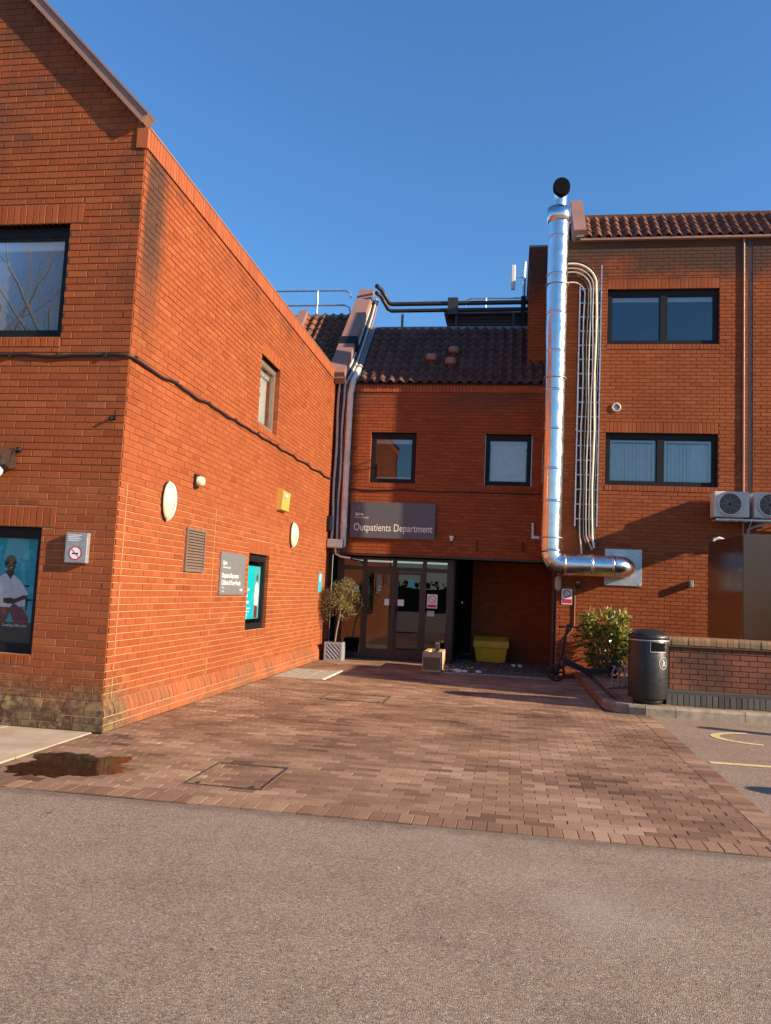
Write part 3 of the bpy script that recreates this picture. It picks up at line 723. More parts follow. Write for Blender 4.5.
quadpoly(PS, 'photograph', 'teal_pale', [(4.93, .985), (5.235, .985), (5.235, 1.825), (4.93, 1.825)], *A2, .001); quadpoly(PS, 'figure_legs', 'trousers', [(5.0, .99), (5.17, .99), (5.16, 1.22), (5.01, 1.22)], *A2, .002)
quadpoly(PS, 'figure_tunic', 'tunic', [(4.99, 1.2), (5.17, 1.18), (5.2, 1.4), (5.15, 1.56), (5.06, 1.58), (5.0, 1.52), (4.97, 1.35)], *A2, .003); quadpoly(PS, 'figure_head', 'skin', ell(5.09, 1.64, .045, .06), *A2, .003)
for i, (z, a, b, hh) in enumerate(((1.63, .05, .14, .03), (1.43, .04, .34, .045), (1.33, .04, .27, .045), (1.23, .04, .36, .045), (1.14, .06, .42, .025), (1.09, .06, .38, .025), (1.04, .06, .29, .025), (1.0, .06, .28, .02))):
    mb = MB(); s = 4.37+a
    while s < 4.37+b:
        wv = random.uniform(.03, .07); e = min(s+wv, 4.37+b)
        mb.face([po2+Y_*p+Z_*q+X_*.003 for p, q in ((s, z), (e, z), (e, z+hh*random.uniform(.65, 1)), (s, z+hh*random.uniform(.65, 1)))]); s = e+.012
    mb.build('text_line', 'ink_white', PS, fix=False)

# ---- fittings on the left building
def oval_lamp(y, z, label):
    t = thing('wall_lamp', label, 'lamp', (LX, y, z)); hz = .22
    mb = MB(); v = []; f = []; n, m_ = 24, 7
    for j in range(m_):
        k = j/(m_-1); sx = math.sqrt(max(0, 1-k*k)); 
        for i in range(n):
            a = 2*math.pi*i/n; v.append((LX+.035+.085*k, y+math.cos(a)*.135*max(sx, .02), z+math.sin(a)*hz*max(sx, .02)))
    for j in range(m_-1):
        for i in range(n): f.append((j*n+i, j*n+(i+1) % n, (j+1)*n+(i+1) % n, (j+1)*n+i))
    mb.idx(v, f, 0, True); mb.build('diffuser', 'cream_plastic', t)
    mb = MB(); mb.prism(ell(0, 0, .14, hz+.01, 28), (LX+.008, y, z), Y_, Z_, X_*.03); mb.build('backplate', 'black_plastic', t)
    mb = MB(); pr = [(LX+.03+.1*math.sqrt(max(0, 1-(s/10)**2)), y, z+s/10*(hz+.005)) for s in range(-10, 11)]; mb.tube(pr, .014, 6); mb.build('guard_rib', 'white_plastic', t)
oval_lamp(8.79, 2.46, 'white oval bulkhead lamp on the side wall nearest the corner'); oval_lamp(14.28, 2.47, 'smaller looking white oval lamp far along the sunlit side wall')
t = thing('light_sensor', 'small cream sensor on a dark base beside the near oval lamp', 'sensor', (LX, 9.63, 2.8))
mb = MB(); mb.bbox(LX+.007, LX+.05, 9.55, 9.66, 2.72, 2.90, .008); mb.build('base', 'black_plastic', t)
mb = MB(); mb.lathe([(.0, .09), (.05, .075), (.065, .03), (.065, 0)], n=16, M=Matrix.Translation((LX+.05, 9.62, 2.81)) @ Matrix.Rotation(R(90), 4, 'Y')); mb.build('head', 'cream_plastic', t)
t = thing('louvre_vent', 'brown slatted louvre vent in the side wall', 'vent', (LX, 9.74, 1.9)); mb = MB(); y0, y1, z0, z1 = 9.43, 10.05, 1.66, 2.21
for a in ((y0, y0+.03, z0, z1), (y1-.03, y1, z0, z1), (y0+.03, y1-.03, z0, z0+.04), (y0+.03, y1-.03, z1-.03, z1)): mb.box(LX+.004, LX+.035, *a)
mb.build('frame', 'louvre_brown', t)
mb = MB(); mb.box(LX+.003, LX+.008, y0+.02, y1-.02, z0+.02, z1-.02); mb.build('backing', 'black_plastic', t)
for i in range(13):
    z = z0+.06+i*.0365; mb = MB(); M = Matrix.Translation((LX+.02, 0, z)) @ Matrix.Rotation(R(-38), 4, 'Y'); mb.box(-.002, .002, y0+.03, y1-.03, -.018, .018, M=M); mb.build('slat', 'louvre_brown', t)
t = thing('direction_sign', 'grey wall sign with white lettering and arrow beside the poster window', 'sign', (LX, 11.2, 1.7))
mb = MB(); mb.bbox(LX+.008, LX+.03, 10.68, 11.73, 1.37, 1.97, .004); mb.build('board', 'grey_sign_light', t)
F = lambda y, z: Vector((LX+.032, y, z))
text('lettering', 'Spire', .075, F(10.76, 1.80), Y_, Z_, 'ink_white', t, off=.002); text('lettering', 'Parkway Hospital', .045, F(10.76, 1.745), Y_, Z_, 'ink_white', t)
text('lettering', 'Outpatient Department', .092, F(10.74, 1.615), Y_, Z_, 'ink_white', t, squeeze=.78, off=.002); text('lettering', 'Children & Young People', .092, F(10.74, 1.515), Y_, Z_, 'ink_white', t, squeeze=.84, off=.002)
mb = MB(); 
for k in range(3): mb.face([F(10.78+k*.03+a, 1.89+.03*k+b) for a, b in ((0, 0), (.05, .02), (.05, .035), (0, .015))])
mb.build('emblem', 'ink_blue', t, fix=False)
mb = MB(); mb.face([F(a, b) for a, b in ((11.52, 1.437), (11.60, 1.437), (11.60, 1.453), (11.52, 1.453))]); mb.face([F(a, b) for a, b in ((11.595, 1.415), (11.64, 1.445), (11.595, 1.475))]); mb.build('arrow', 'ink_white', t, fix=False)
mb = MB()
for s in (0, 1): mb.face([F(10.75+.06*s+a, 1.41+b) for a, b in ((0, 0), (.018, 0), (.05, .075), (.032, .075))]); mb.face([F(10.75+.06*s+a, 1.41+b) for a, b in ((.03, .0), (.048, 0), (.018, .075), (0, .075))])
mb.build('symbol', 'ink_grey', t, fix=False)
t = thing('alarm_box', 'yellow alarm box high on the sunlit side wall', 'alarm box', (LX, 13.44, 3.0))
mb = MB(); mb.prism([(.008, 0), (.10, .02), (.12, .34), (.008, .40)], (LX, 13.22, 2.82), X_, Z_, Y_*.46); mb.build('housing', 'yellow_box', t)
mb = MB(); mb.prism([(0, 0), (.003, 0), (.003, .06), (0, .06)], (LX+.121, 13.32, 3.06), X_, Z_, Y_*.2); mb.build('badge', 'ink_grey', t)
t = thing('wall_notice', 'small blue and white notice on the side wall near the potted tree', 'sign', (LX, 16.7, 1.6))
mb = MB(); mb.bbox(LX+.008, LX+.02, 16.55, 16.87, 1.43, 1.83, .003); mb.build('plate', 'teal_pale', t)
mb = MB(); mb.face([(LX+.022, a, b) for a, b in ((16.64, 1.66), (16.74, 1.66), (16.74, 1.80), (16.64, 1.80))]); mb.build('symbol', 'ink_white', t, fix=False)
# no-smoking box on the front wall
t = thing('no_smoking_box', 'grey box with a no smoking symbol on the shaded front wall', 'sign', (-4.38, LF, 1.8))
mb = MB(); mb.bbox(-4.505, -4.265, LF-.075, LF-.012, 1.675, 1.985, .006); mb.build('case', 'grey_metal', t)
mb = MB(); mb.face([(-4.495+a, LF-.077, 1.685+b) for a, b in ((0, 0), (.22, 0), (.22, .29), (0, .29))]); mb.build('front_plate', 'grey_metal', t, fix=False)
C0 = Vector((-4.385, LF-.0785, 1.775)); mb = MB(); mb.face([C0+X_*a+Z_*b for a, b in ell(0, 0, .07, .07, 28)]); mb.build('symbol_disc', 'ink_white', t, fix=False)
mb = MB(); o1, o2 = ell(0, 0, .071, .071, 28), ell(0, 0, .059, .059, 28)
for i in range(28): j = (i+1) % 28; mb.face([C0-Y_*.001+X_*p[0]+Z_*p[1] for p in (o1[i], o1[j], o2[j], o2[i])])
mb.face([C0-Y_*.0015+X_*a+Z_*b for a, b in ((-.046, .040), (-.040, .046), (.046, -.040), (.040, -.046))]); mb.build('symbol_ring', 'ink_red', t, fix=False)
mb = MB(); mb.face([C0-Y_*.0007+X_*a+Z_*b for a, b in ((-.035, -.012), (.035, -.012), (.035, .003), (-.035, .003))]); mb.build('cigarette', 'ink_black', t, fix=False)
mb = MB()
for i in range(4): mb.face([Vector((-4.475, LF-.0785, 1.955-i*.018))+X_*a+Z_*b for a, b in ((0, 0), (.15-.03*(i % 2), 0), (.15-.03*(i % 2), .007), (0, .007))])
mb.build('small_print', 'ink_white', t, fix=False)
# floodlight at the left edge
t = thing('floodlight', 'brown wall floodlight with a round white lamp on the front wall', 'lamp', (-5.35, LF, 2.75))
mb = MB(); mb.prism([(0, 0), (-.05, .16), (-.30, .18), (-.30, .10), (-.12, -.04)], (-5.85, LF-.01, 2.655), Y_, Z_, X_*.68); mb.build('hood', 'brown_frame', t)
mb = MB(); mb.lathe([(.0, .05), (.035, .045), (.06, .02), (.06, -.03), (.03, -.05), (0, -.05)], n=18, M=Matrix.Translation((-5.27, LF-.20, 2.585)) @ Matrix.Rotation(R(70), 4, 'X')); mb.build('lamp_head', 'white_plastic', t)
mb = MB(); mb.tube([(-5.15, LF, 2.84), (-5.15, LF-.10, 2.83), (-5.17, LF-.14, 2.70), (-5.22, LF-.18, 2.62), (-5.26, LF-.18, 2.60)], .012, 6); mb.lathe([(0, .03), (.03, .02), (.03, -.02), (0, -.03)], (-5.15, LF-.03, 2.84), 10); mb.build('arm', 'dark_frame', t)
t = thing('wall_bracket', 'tiny dark metal bracket jutting from the front wall near the corner', 'bracket', (-4.14, LF, 3.22))
mb = MB(); mb.tube([(-4.12, LF+.0, 3.20), (-4.12, LF-.04, 3.195), (-4.13, LF-.06, 3.18)], .013, 6); mb.cbox((-4.12, LF-.014, 3.20), (.05, .012, .05)); mb.build('peg', 'dark_frame', t)
# slack cable round the corner
pts = []
def wob(s, k): return .018*math.sin(s*5.3+k)+.012*math.sin(s*11.7+k*2)
s = 3.0
while s > .06: pts.append((LX-s, LF-.028, 3.86+wob(s, .4)*.6)); s -= .2
pts += [(LX-.03, LF-.03, 3.86), (LX+.02, LF-.012, 3.855), (LX+.03, LF+.05, 3.85)]; s = .2
while s < SLEN-.05:
    sag = -.022*math.sin(math.pi*((s % 1.05)/1.05)); pts.append((LX+.028, LF+s, 3.86+sag+.008*s+wob(s, 1.)*.5)); s += .15
t = thing('wall_cable', 'black cable running along the front and side walls of the orange building', 'cable', (LX, LF, 3.86))
mb = MB(); mb.tube(pts, .017, 6); mb.build('cable', 'cable_black', t)
for i in range(9):
    mb = MB(); y = LF+.1+i*1.05; mb.cbox((LX+.022, y, 3.865+.008*(y-LF)), (.04, .02, .045)); mb.build('clip', 'cable_black', t)
for i in range(3): mb = MB(); mb.cbox((LX-.25-i*.55, LF-.022, 3.863), (.03, .05, .05)); mb.build('clip', 'cable_black', t)

# ================================================================== CENTRE BUILDING
CY, CZ0, CZ1 = 17.50, 2.33, 5.98
CB = thing('brick_building', 'shaded brick entrance building with glazed doors and dark tiled roof', 'building', (0, 0, 0))
CF = (Vector((-4.0, CY, 0)), X_, -Y_); CW = 4.95
c1, c2 = (.83, 1.86, 3.92, 5.06), (3.39, 4.40, 3.92, 5.06)
c_ex = [c1, c2]+[(h[0], h[1], h[2]-.115, h[2]) for h in (c1, c2)]
cb = lay(0, CW, CZ0, CZ1, c_ex, .05)
for h in (c1, c2): cb += soldiers(h, below=True, proud=.004)
wc = backing('wall', 0, CW, CZ0, 6.17, [c1, c2], CF, 'mortar_right', CB)
# recess behind: rear wall and its brickwork
RF = (Vector((-.87, 19.4, 0)), X_, -Y_); rw = backing('wall', 0, 1.82, 0, 2.35, [], RF, 'mortar_right', CB)
rb = lay(0, 1.82, .0, 2.35, [], .03)
brickwork([(cb, CF, wc), (rb, RF, rw)], None, CB, 'brick_centre', 300)
w1 = window(CB, c1, CF, fwid=.085, trim=True, room=1.8); w2 = window(CB, c2, CF, fwid=.085, trim=True, room=1.8, blind='roller')
for w_, h in ((w1, c1), (w2, c2)):
    mb = MB(); mb.box(-4+h[0]+.12, -4+h[1]-.12, CY+.15, CY+.32, h[2]+.095, h[2]+.15); mb.build('inner_sill', 'white_plastic', w_)
for z, a in ((4.80, .22), (4.66, .24)):
    mb = MB(); mb.box(.40-a-.1, .40-.1, CY+.150, CY+.155, z-.035, z+.035); mb.build('light_patch', 'ink_white', w2)  # white patches stand in for ceiling lights seen through the pane
mb = MB(); x = -4.0
while x < .93:
    mb.box(x+.003, x+.070, CY-.03+random.uniform(-.002, .002), CY+.1, 5.985, 6.165, random.random()*.98+.01); x += .075
o = mb.build('coping', 'brick_coping', CB, fix=False); o['kind'] = 'stuff'
mb = MB(); mb.box(-3.9, .95, CY-.06, CY+.06, 6.168, 6.20); mb.build('eaves_strip', 'dark_frame', CB)
mb = MB(); mb.box(-4.0, .95, CY+.002, CY+.36, CZ0-.035, CZ0-.001); mb.box(-4.0, .95, CY-.012, CY+.10, CZ0-.05, CZ0-.036); mb.build('lintel', 'brown_frame', CB)
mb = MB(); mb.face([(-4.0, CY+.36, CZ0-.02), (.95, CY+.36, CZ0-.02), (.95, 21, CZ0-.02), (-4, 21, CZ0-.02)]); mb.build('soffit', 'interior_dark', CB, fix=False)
# roof deck + pantiles
def tile_mesh(name, W, L, mat):
    mb = MB(); prof = []
    for i in range(9):
        t = i/8; prof.append((t*W, .036*math.sin((t*1.0)*2*math.pi-.6)+.012))
    top = [(x, 0, z+.02) for x, z in prof]; bk = [(x, L*1.12, z) for x, z in prof]; lo = [(x, 0, z-.004) for x, z in prof]
    n = 9; mb.idx(top+bk+lo, [(i, i+1, n+i+1, n+i) for i in range(8)]+[(2*n+i, 2*n+i+1, i+1, i) for i in range(8)]+[(n, 2*n, 0), (n-1, 3*n-1, 2*n-1)], 0, False)
    m = mb.mesh(name); m.materials.append(MATS[mat]); return m
def tiles(parent, x0, x1, y0, z0, rows, W, L, pitch, mat, ok=None):
    m = tile_mesh('roof_tile', W, L, mat); n = int((x1-x0)/W); c, s = math.cos(pitch), math.sin(pitch)
    for r in range(rows):
        for i in range(n):
            x = x0+i*W; y = y0+r*L*c; z = z0+r*L*s
            if ok and not ok(x, y, z): continue
            o = bpy.data.objects.new('roof_tile', m); COL.objects.link(o); o.parent = parent; o.location = (x, y-.015*s, z+.02+random.uniform(-.004, .004))
            o.rotation_euler = (pitch-.03+random.gauss(0, .008), 0, random.gauss(0, .008)); o.color = (random.random(), 0, 0, 1)
P45 = R(45); RD = 1.86
mb = MB(); mb.face([(-3.9, CY-.05, 6.14), (.97, CY-.05, 6.14), (.97, CY-.05+RD, 6.14+RD), (-3.9, CY-.05+RD, 6.14+RD)])
mb.face([(-3.9, CY-.05+RD, 6.14+RD), (.97, CY-.05+RD, 6.14+RD), (.97, 27, 6.14+RD), (-3.9, 27, 6.14+RD)])
cr = mb.build('roof', 'flat_roof', CB, fix=False)
tiles(cr, -3.52, .90, CY-.09, 6.17, 9, .222, .29, P45, 'roof_tile_dark')
mb = MB(); mb.box(-3.72, .95, CY-.05+RD-.06, CY-.05+RD+.10, 6.14+RD+.02, 6.14+RD+.10); mb.build('ridge', 'lead', CB)
# left continuation of the roof, behind the parapet
LD = 2.42
mb = MB(); mb.face([(-9, 17.0, 5.7), (-4.12, 17.0, 5.7), (-4.12, 17.0+LD+.44, 5.7+LD+.44), (-9, 17.0+LD+.44, 5.7+LD+.44)]); mb.face([(-9, 17.0+LD+.44, 5.7+LD+.44), (-4.12, 17.0+LD+.44, 5.7+LD+.44), (-4.12, 26, 8.4), (-9, 26, 8.4)]); lr = mb.build('roof', 'flat_roof', CB, fix=False)
tiles(lr, -6.40, -4.15, 17.02, 5.75, 14, .222, .29, P45, 'roof_tile', ok=lambda x, y, z: y > 17.3 and x > -6)
mb = MB(); mb.box(-9, -4.12, 19.80, 19.95, 8.53, 8.62); mb.build('ridge', 'lead', CB)
mb = MB(); mb.prism([(0, 0), (.7, .75), (.7, .95), (0, .2)], (-5.62, 18.95, 7.75), Y_, Z_, X_*.22); mb.build('verge_upstand', 'brown_cap', CB)
def sloped_parapet(parent, x0, x1, yf, zf, d, hgt, collar=None):
    mb = MB(); mb.prism([(0, -.14), (.55, -.14), (d, d-hgt-.35), (d, d), (0, 0)], (x0+.04, yf, zf), Y_, Z_, X_*(x1-x0-.08)); w_ = mb.build('parapet', 'lead', parent)
    M = Matrix.Translation((0, yf, zf)) @ Matrix.Rotation(P45, 4, 'X'); L = d*math.sqrt(2)
    mb = MB(); mb.box(x0, x1, -.04, L, .0, .035, M=M); mb.box(x0-.004, x0+.02, -.04, L, -.30, -.002, M=M); mb.box(x1-.02, x1+.004, -.04, L, -.12, -.002, M=M); mb.box(x0, x1, -.06, -.03, -.26, .03, M=M); mb.build('parapet_cap', 'brown_cap', parent)
    if collar:
        mb = MB(); mb.box(x0-.02, x1+.02, collar*L, collar*L+.34, -.32, .05, M=M); mb.build('collar', 'dark_frame', parent)
sloped_parapet(CB, -4.12, -3.74, 16.98, 6.30, 3.05, .55, .30)
mb = MB(); M = Matrix.Translation((0, 17.4, 6.2)) @ Matrix.Rotation(P45, 4, 'X'); mb.box(-3.76, -3.50, 0, 2.6, .03, .05, M=M); mb.build('flashing', 'lead', CB)
# ---- entrance doors
DY = 17.90
D = thing('entrance_doors', 'brown framed glazed entrance doors under the grey sign', 'doors', (-2.5, DY, 0))
xs = [-3.80, -3.24, -2.56, -1.88, -1.30]; fr = MB(); pw = .045
for i, x in enumerate(xs): fr.box(x-pw*(1.6 if i in (0, 4) else 1), x+pw*(1.6 if i in (0, 4) else 1), DY-.03, DY+.05, 0.02, 2.26)
for i in range(4):
    a, b = xs[i]+pw*(1.6 if i == 0 else 1), xs[i+1]-pw*(1.6 if i == 3 else 1)
    fr.box(a, b, DY-.025, DY+.045, 1.97, 2.06); fr.box(a, b, DY-.025, DY+.045, 2.22, 2.26); fr.box(a, b, DY-.025, DY+.045, .02, .13)
fr.build('frame', 'brown_frame', D)
mb = MB(); mb.box(-3.86, -1.24, DY-.08, DY+.1, -.01, .018); mb.build('threshold', 'brown_frame', D)
for i in range(4):
    a, b = xs[i]+pw, xs[i+1]-pw
    p = MB(); tl = random.uniform(-.004, .004); p.face([(a, DY+.01+tl, .12), (b, DY+.01-tl, .12), (b, DY+.01-tl, 1.975), (a, DY+.01+tl, 1.975)])
    if i in (1, 2):
        leaf = MB(); 
        for q in ((a, a+.05, .13, 1.96), (b-.05, b, .13, 1.96), (a+.05, b-.05, .13, .22), (a+.05, b-.05, 1.90, 1.96)): leaf.box(q[0], q[1], DY-.01, DY+.03, q[2], q[3])
        lf = leaf.build('door_leaf', 'brown_frame', D); p.build('pane', 'door_glass', lf, fix=False)
        mb = MB(); hx = (b-.03 if i == 1 else a+.03); mb.tube([(hx, DY-.012, .95), (hx, DY-.055, .97), (hx, DY-.055, 1.18), (hx, DY-.012, 1.20)], .009, 6); mb.build('handle', 'dark_frame', lf)
    else: p.build('pane', 'door_glass', D, fix=False)
    p = MB(); p.face([(a, DY+.01, 2.05), (b, DY+.01, 2.05), (b, DY+.01, 2.225), (a, DY+.01, 2.225)]); p.build('fanlight', 'door_glass', D, fix=False)
def notice(x0, x1, z0, z1, mat, name='door_notice'):
    mb = MB(); mb.box(x0, x1, DY-.002, DY+.001, z0, z1); return mb.build(name, mat, D)
notice(-2.76, -2.63, 1.20, 1.34, 'ink_white'); notice(-2.46, -2.32, 1.20, 1.34, 'ink_white'); notice(-3.49, -3.36, 1.46, 1.62, 'ink_grey'); notice(-1.79, -1.63, 1.0, 1.12, 'ink_grey')
notice(-2.24, -2.10, 1.62, 1.82, 'teal_pale')
notice(-1.80, -1.57, 1.18, 1.49, 'ink_white', 'no_smoking_notice'); C1 = Vector((-1.685, DY-.0035, 1.375))
mb = MB(); o1, o2 = ell(0, 0, .085, .085, 24), ell(0, 0, .068, .068, 24)
for i in range(24): j = (i+1) % 24; mb.face([C1+X_*p[0]+Z_*p[1] for p in (o1[i], o1[j], o2[j], o2[i])])
mb.face([C1+X_*a+Z_*b for a, b in ((-.055, .047), (-.047, .055), (.055, -.047), (.047, -.055))]); mb.face([C1+X_*a+Z_*(b) for a, b in ((-.10, -.175), (.10, -.175), (.10, -.115), (-.10, -.115))]); mb.build('no_smoking_symbol', 'ink_red', D, fix=False)
# lobby behind the doors
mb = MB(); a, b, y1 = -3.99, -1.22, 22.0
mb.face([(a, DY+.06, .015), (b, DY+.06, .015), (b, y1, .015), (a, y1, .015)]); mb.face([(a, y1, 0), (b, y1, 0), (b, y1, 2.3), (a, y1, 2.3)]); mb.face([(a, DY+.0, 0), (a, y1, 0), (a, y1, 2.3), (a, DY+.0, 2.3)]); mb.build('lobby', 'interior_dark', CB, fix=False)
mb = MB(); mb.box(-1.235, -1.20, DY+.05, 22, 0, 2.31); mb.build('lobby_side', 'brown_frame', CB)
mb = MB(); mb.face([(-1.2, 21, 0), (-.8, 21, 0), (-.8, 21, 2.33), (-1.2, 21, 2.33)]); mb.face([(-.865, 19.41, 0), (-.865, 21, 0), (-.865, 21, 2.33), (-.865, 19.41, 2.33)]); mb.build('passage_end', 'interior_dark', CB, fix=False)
mb = MB(); mb.box(-1.10, -1.06, 19.0, 19.02, 1.3, 1.36); mb.build('passage_switch', 'white_plastic', CB)
# ---- big sign
t = thing('entrance_sign', 'grey Outpatients Department sign above the doors', 'sign', (-2.6, CY, 3.0))
mb = MB(); mb.bbox(-3.545, -1.645, CY-.075, CY-.015, 2.67, 3.47, .004); mb.build('board', 'grey_sign', t)
G = lambda x, z: Vector((x, CY-.077, z))
text('lettering', 'Outpatients Department', .235, G(-3.46, 2.83), X_, Z_, 'ink_white', t, squeeze=.745); text('lettering', 'Spire', .085, G(-3.43, 3.17), X_, Z_, 'ink_white', t, off=.002); text('lettering', 'Parkway Hospital', .055, G(-3.44, 3.105), X_, Z_, 'ink_white', t, squeeze=.8)
mb = MB()
for k in range(3): mb.face([G(-3.40+.02*k+a, 3.31+.025*k+b) for a, b in ((0, 0), (.05, .015), (.05, .03), (0, .015))])
mb.build('emblem', 'ink_blue', t, fix=False)
t = thing('wall_cable', 'dark cable sagging across the shaded facade under its windows', 'cable', (-2, CY, 3.75)); pts = []; x = -3.98
while x < .93: pts.append((x, CY-.025, 3.765-.02*math.sin(math.pi*((x+4) % 1.6)/1.6)+wob(x, 2)*.3)); x += .16
mb = MB(); mb.tube(pts, .016, 6); mb.build('cable', 'cable_black', t)
t = thing('spot_lamp', 'small white spotlight under the facade right of the sign', 'lamp', (-1.27, CY, 2.72))
mb = MB(); mb.bbox(-1.32, -1.23, CY-.06, CY-.012, 2.72, 2.78, .008); mb.lathe([(.012, 0), (.035, -.02), (.04, -.05), (0, -.05)], (-1.275, CY-.05, 2.72), 12); mb.build('lamp_head', 'white_plastic', t)
mb = MB(); mb.tube([(-1.275, CY-.03, 2.72), (-1.275, CY-.03, 2.62)], .008, 6); mb.build('cable_tail', 'cable_black', t)
for x, lb in ((-.72, 'black wall hook left of the other, above the grit bin'), (.27, 'black wall hook near the steel flue above the recess')):
    mb = MB(); mb.tube([(x, CY-.005, 2.70), (x, CY-.05, 2.69), (x, CY-.05, 2.52), (x+.02, CY-.03, 2.48)], .013, 6); tag(mb.build('wall_hook', 'black_plastic'), lb, 'hook')
# ---- pipes in the inner corner
t = thing('corner_pipes', 'pale pipe and grey cables running down the corner beside the sign', 'pipes', (-3.75, 17.3, 2.4))
mb = MB(); mb.tube([(-3.66, 17.32, 2.45), (-3.665, 17.32, 4.0), (-3.66, 17.32, 5.9), (-3.63, 17.36, 6.15), (-3.60, 17.55, 6.42), (-3.56, 17.8, 6.66)], .068, 12); mb.build('downpipe', 'pipe_pale', t)
for z in (2.9, 4.3, 5.4): mb = MB(); mb.lathe([(.078, -.03), (.078, .03)], (-3.663, 17.32, z), 12); mb.build('pipe_collar', 'pipe_pale', t)
for k, (x, y, r, z0, mt) in enumerate(((-3.91, 17.26, .03, 2.5, 'cable_grey'), (-3.86, 17.3, .026, 3.0, 'cable_black'), (-3.81, 17.33, .03, 2.6, 'cable_grey'), (-3.765, 17.4, .024, 2.3, 'brown_cap'))):
    pts = [(x+.012*math.sin(i*1.3+k), y, z0+(6.1-z0)*i/10) for i in range(11)]+[(x+.1, y+.1, 6.35), (x+.16, y+.45, 6.72), (x+.16, y+1.2, 7.48), (x+.15, y+2.2, 8.5), (x+.14, y+2.7, 9.0+.05*k)]
    mb = MB(); mb.tube(pts, r, 7); mb.build('cable', mt, t)
mb = MB(); mb.bbox(-3.985, -3.90, 17.05, 17.3, 2.78, 3.10, .01); mb.build('junction_box', 'dark_frame', t)
mb = MB(); mb.bbox(-3.985, -3.62, 17.1, 17.42, 2.40, 2.60, .03); mb.build('junction_box', 'grey_metal', t)
mb = MB(); mb.tube([(-3.8, 17.2, 2.4), (-3.78, 17.2, 2.28), (-3.65, 17.2, 2.22), (-3.45, 17.22, 2.2)], .025, 7); mb.build('outlet', 'pipe_pale', t)
# ---- roof-top pipes, rails and plant
ZR = 6.14+RD
t = thing('roof_pipes', 'two dark pipes crossing above the tiled roof', 'pipes', (-1.5, 20, ZR))
for z, r in ((8.96, .058), (8.78, .052)):
    mb = MB(); mb.tube([(-3.58, 19.5, z+.30), (-3.50, 19.75, z+.30), (-3.34, 20, z+.05), (-3.26, 20, z), (-1.5, 20, z+.01), (.30, 20, z+.02)], r, 10); mb.build('pipe', 'pipe_dark', t)
for x in (-2.95, -1.55, -.1): mb = MB(); mb.box(x-.03, x+.03, 19.97, 20.03, ZR-.02, 8.68); mb.box(x-.1, x+.1, 19.9, 20.1, ZR, ZR+.03); mb.build('support', 'pipe_dark', t)
mb = MB(); mb.box(-1.78, -1.52, 19.9, 20.12, 8.65, 9.09); mb.build('joint_box', 'pipe_dark', t)
def rail(label, x0, x1, y, z0, z1, posts, endside):
    t = thing('guard_rail', label, 'railing', ((x0+x1)/2, y, z0))
    for z in (z1, (z1+z0)/2+.05):
        k = .16; e = [(x1-k, y, z), (x1-.03, y, z-.06), (x1, y, z-.2)] if endside > 0 else None
        pts = [(x0, y, z)]+(e if e else [(x1, y, z)])
        if endside < 0: pts = [(x0, y, z-.2), (x0+.03, y, z-.06), (x0+k, y, z), (x1, y, z)]
        mb = MB(); mb.tube(pts, .024, 7); mb.build('rail', 'galvanised', t)
    for x in posts: mb = MB(); mb.tube([(x, y, z0), (x, y, z1+.01)], .028, 7); mb.build('post', 'galvanised', t)
rail('galvanised guard rail on the roof behind the orange side wall', -7.5, -4.35, 20.0, 8.45, 9.35, (-6.6, -5.25), 1)
rail('guard rail on the roof above the dark plant enclosure', -1.4, .25, 20.9, ZR-.02, 9.43, (-.85, .1), -1)
t = thing('roof_plant', 'dark plant enclosure standing on the flat roof beside the flue', 'plant housing', (-.8, 20.6, ZR))
mb = MB(); mb.box(-1.80, .26, 20.4, 22.2, ZR-.01, 8.80); mb.build('housing', 'pipe_dark', t)
for i in range(9): mb = MB(); mb.box(-1.75, .2, 20.37, 20.398, ZR+.05+i*.078, ZR+.10+i*.078); mb.build('slat', 'brown_frame', t)
mb = MB(); mb.box(-1.9, .26, 20.3, 22.3, 8.802, 8.85); mb.build('lid', 'lead', t)
t = thing('aerial', 'white aerial on a dark mast beside the flue', 'aerial', (.14, 19.9, ZR))
mb = MB(); mb.box(.08, .20, 19.75, 19.87, ZR-.02, 9.05); mb.build('mast_base', 'dark_frame', t); mb = MB(); mb.tube([(.14, 19.81, 9.05), (.14, 19.81, 9.95)], .04, 8); mb.build('mast', 'galvanised', t)
mb = MB(); mb.tube([(.14, 19.81, 9.55), (-.12, 19.78, 9.55)], .015, 6); mb.build('arm', 'galvanised', t)
mb = MB(); mb.bbox(-.19, -.08, 19.72, 19.80, 9.22, 9.86, .02); mb.build('antenna', 'white_plastic', t)
for i, (x, d) in enumerate(((-1.95, .55), (-1.45, .80), (-1.49, .42))):
    t = thing('roof_vent', ('terracotta vent cowl left of the other two on the tiled roof', 'terracotta vent cowl highest on the tiled roof', 'terracotta vent cowl lowest of the right pair on the roof')[i], 'roof vent', (x, CY+d, 6.2+d))
    mb = MB(); mb.lathe([(.075, -.12), (.075, .10)], (x, CY+d, 6.24+d), 14); mb.build('stem', 'roof_tile', t)
    mb = MB(); mb.lathe([(.085, .08), (.125, .09), (.13, .20), (.10, .24), (.0, .25)], (x, CY+d, 6.24+d), 16); mb.build('cowl', 'brown_cap', t)

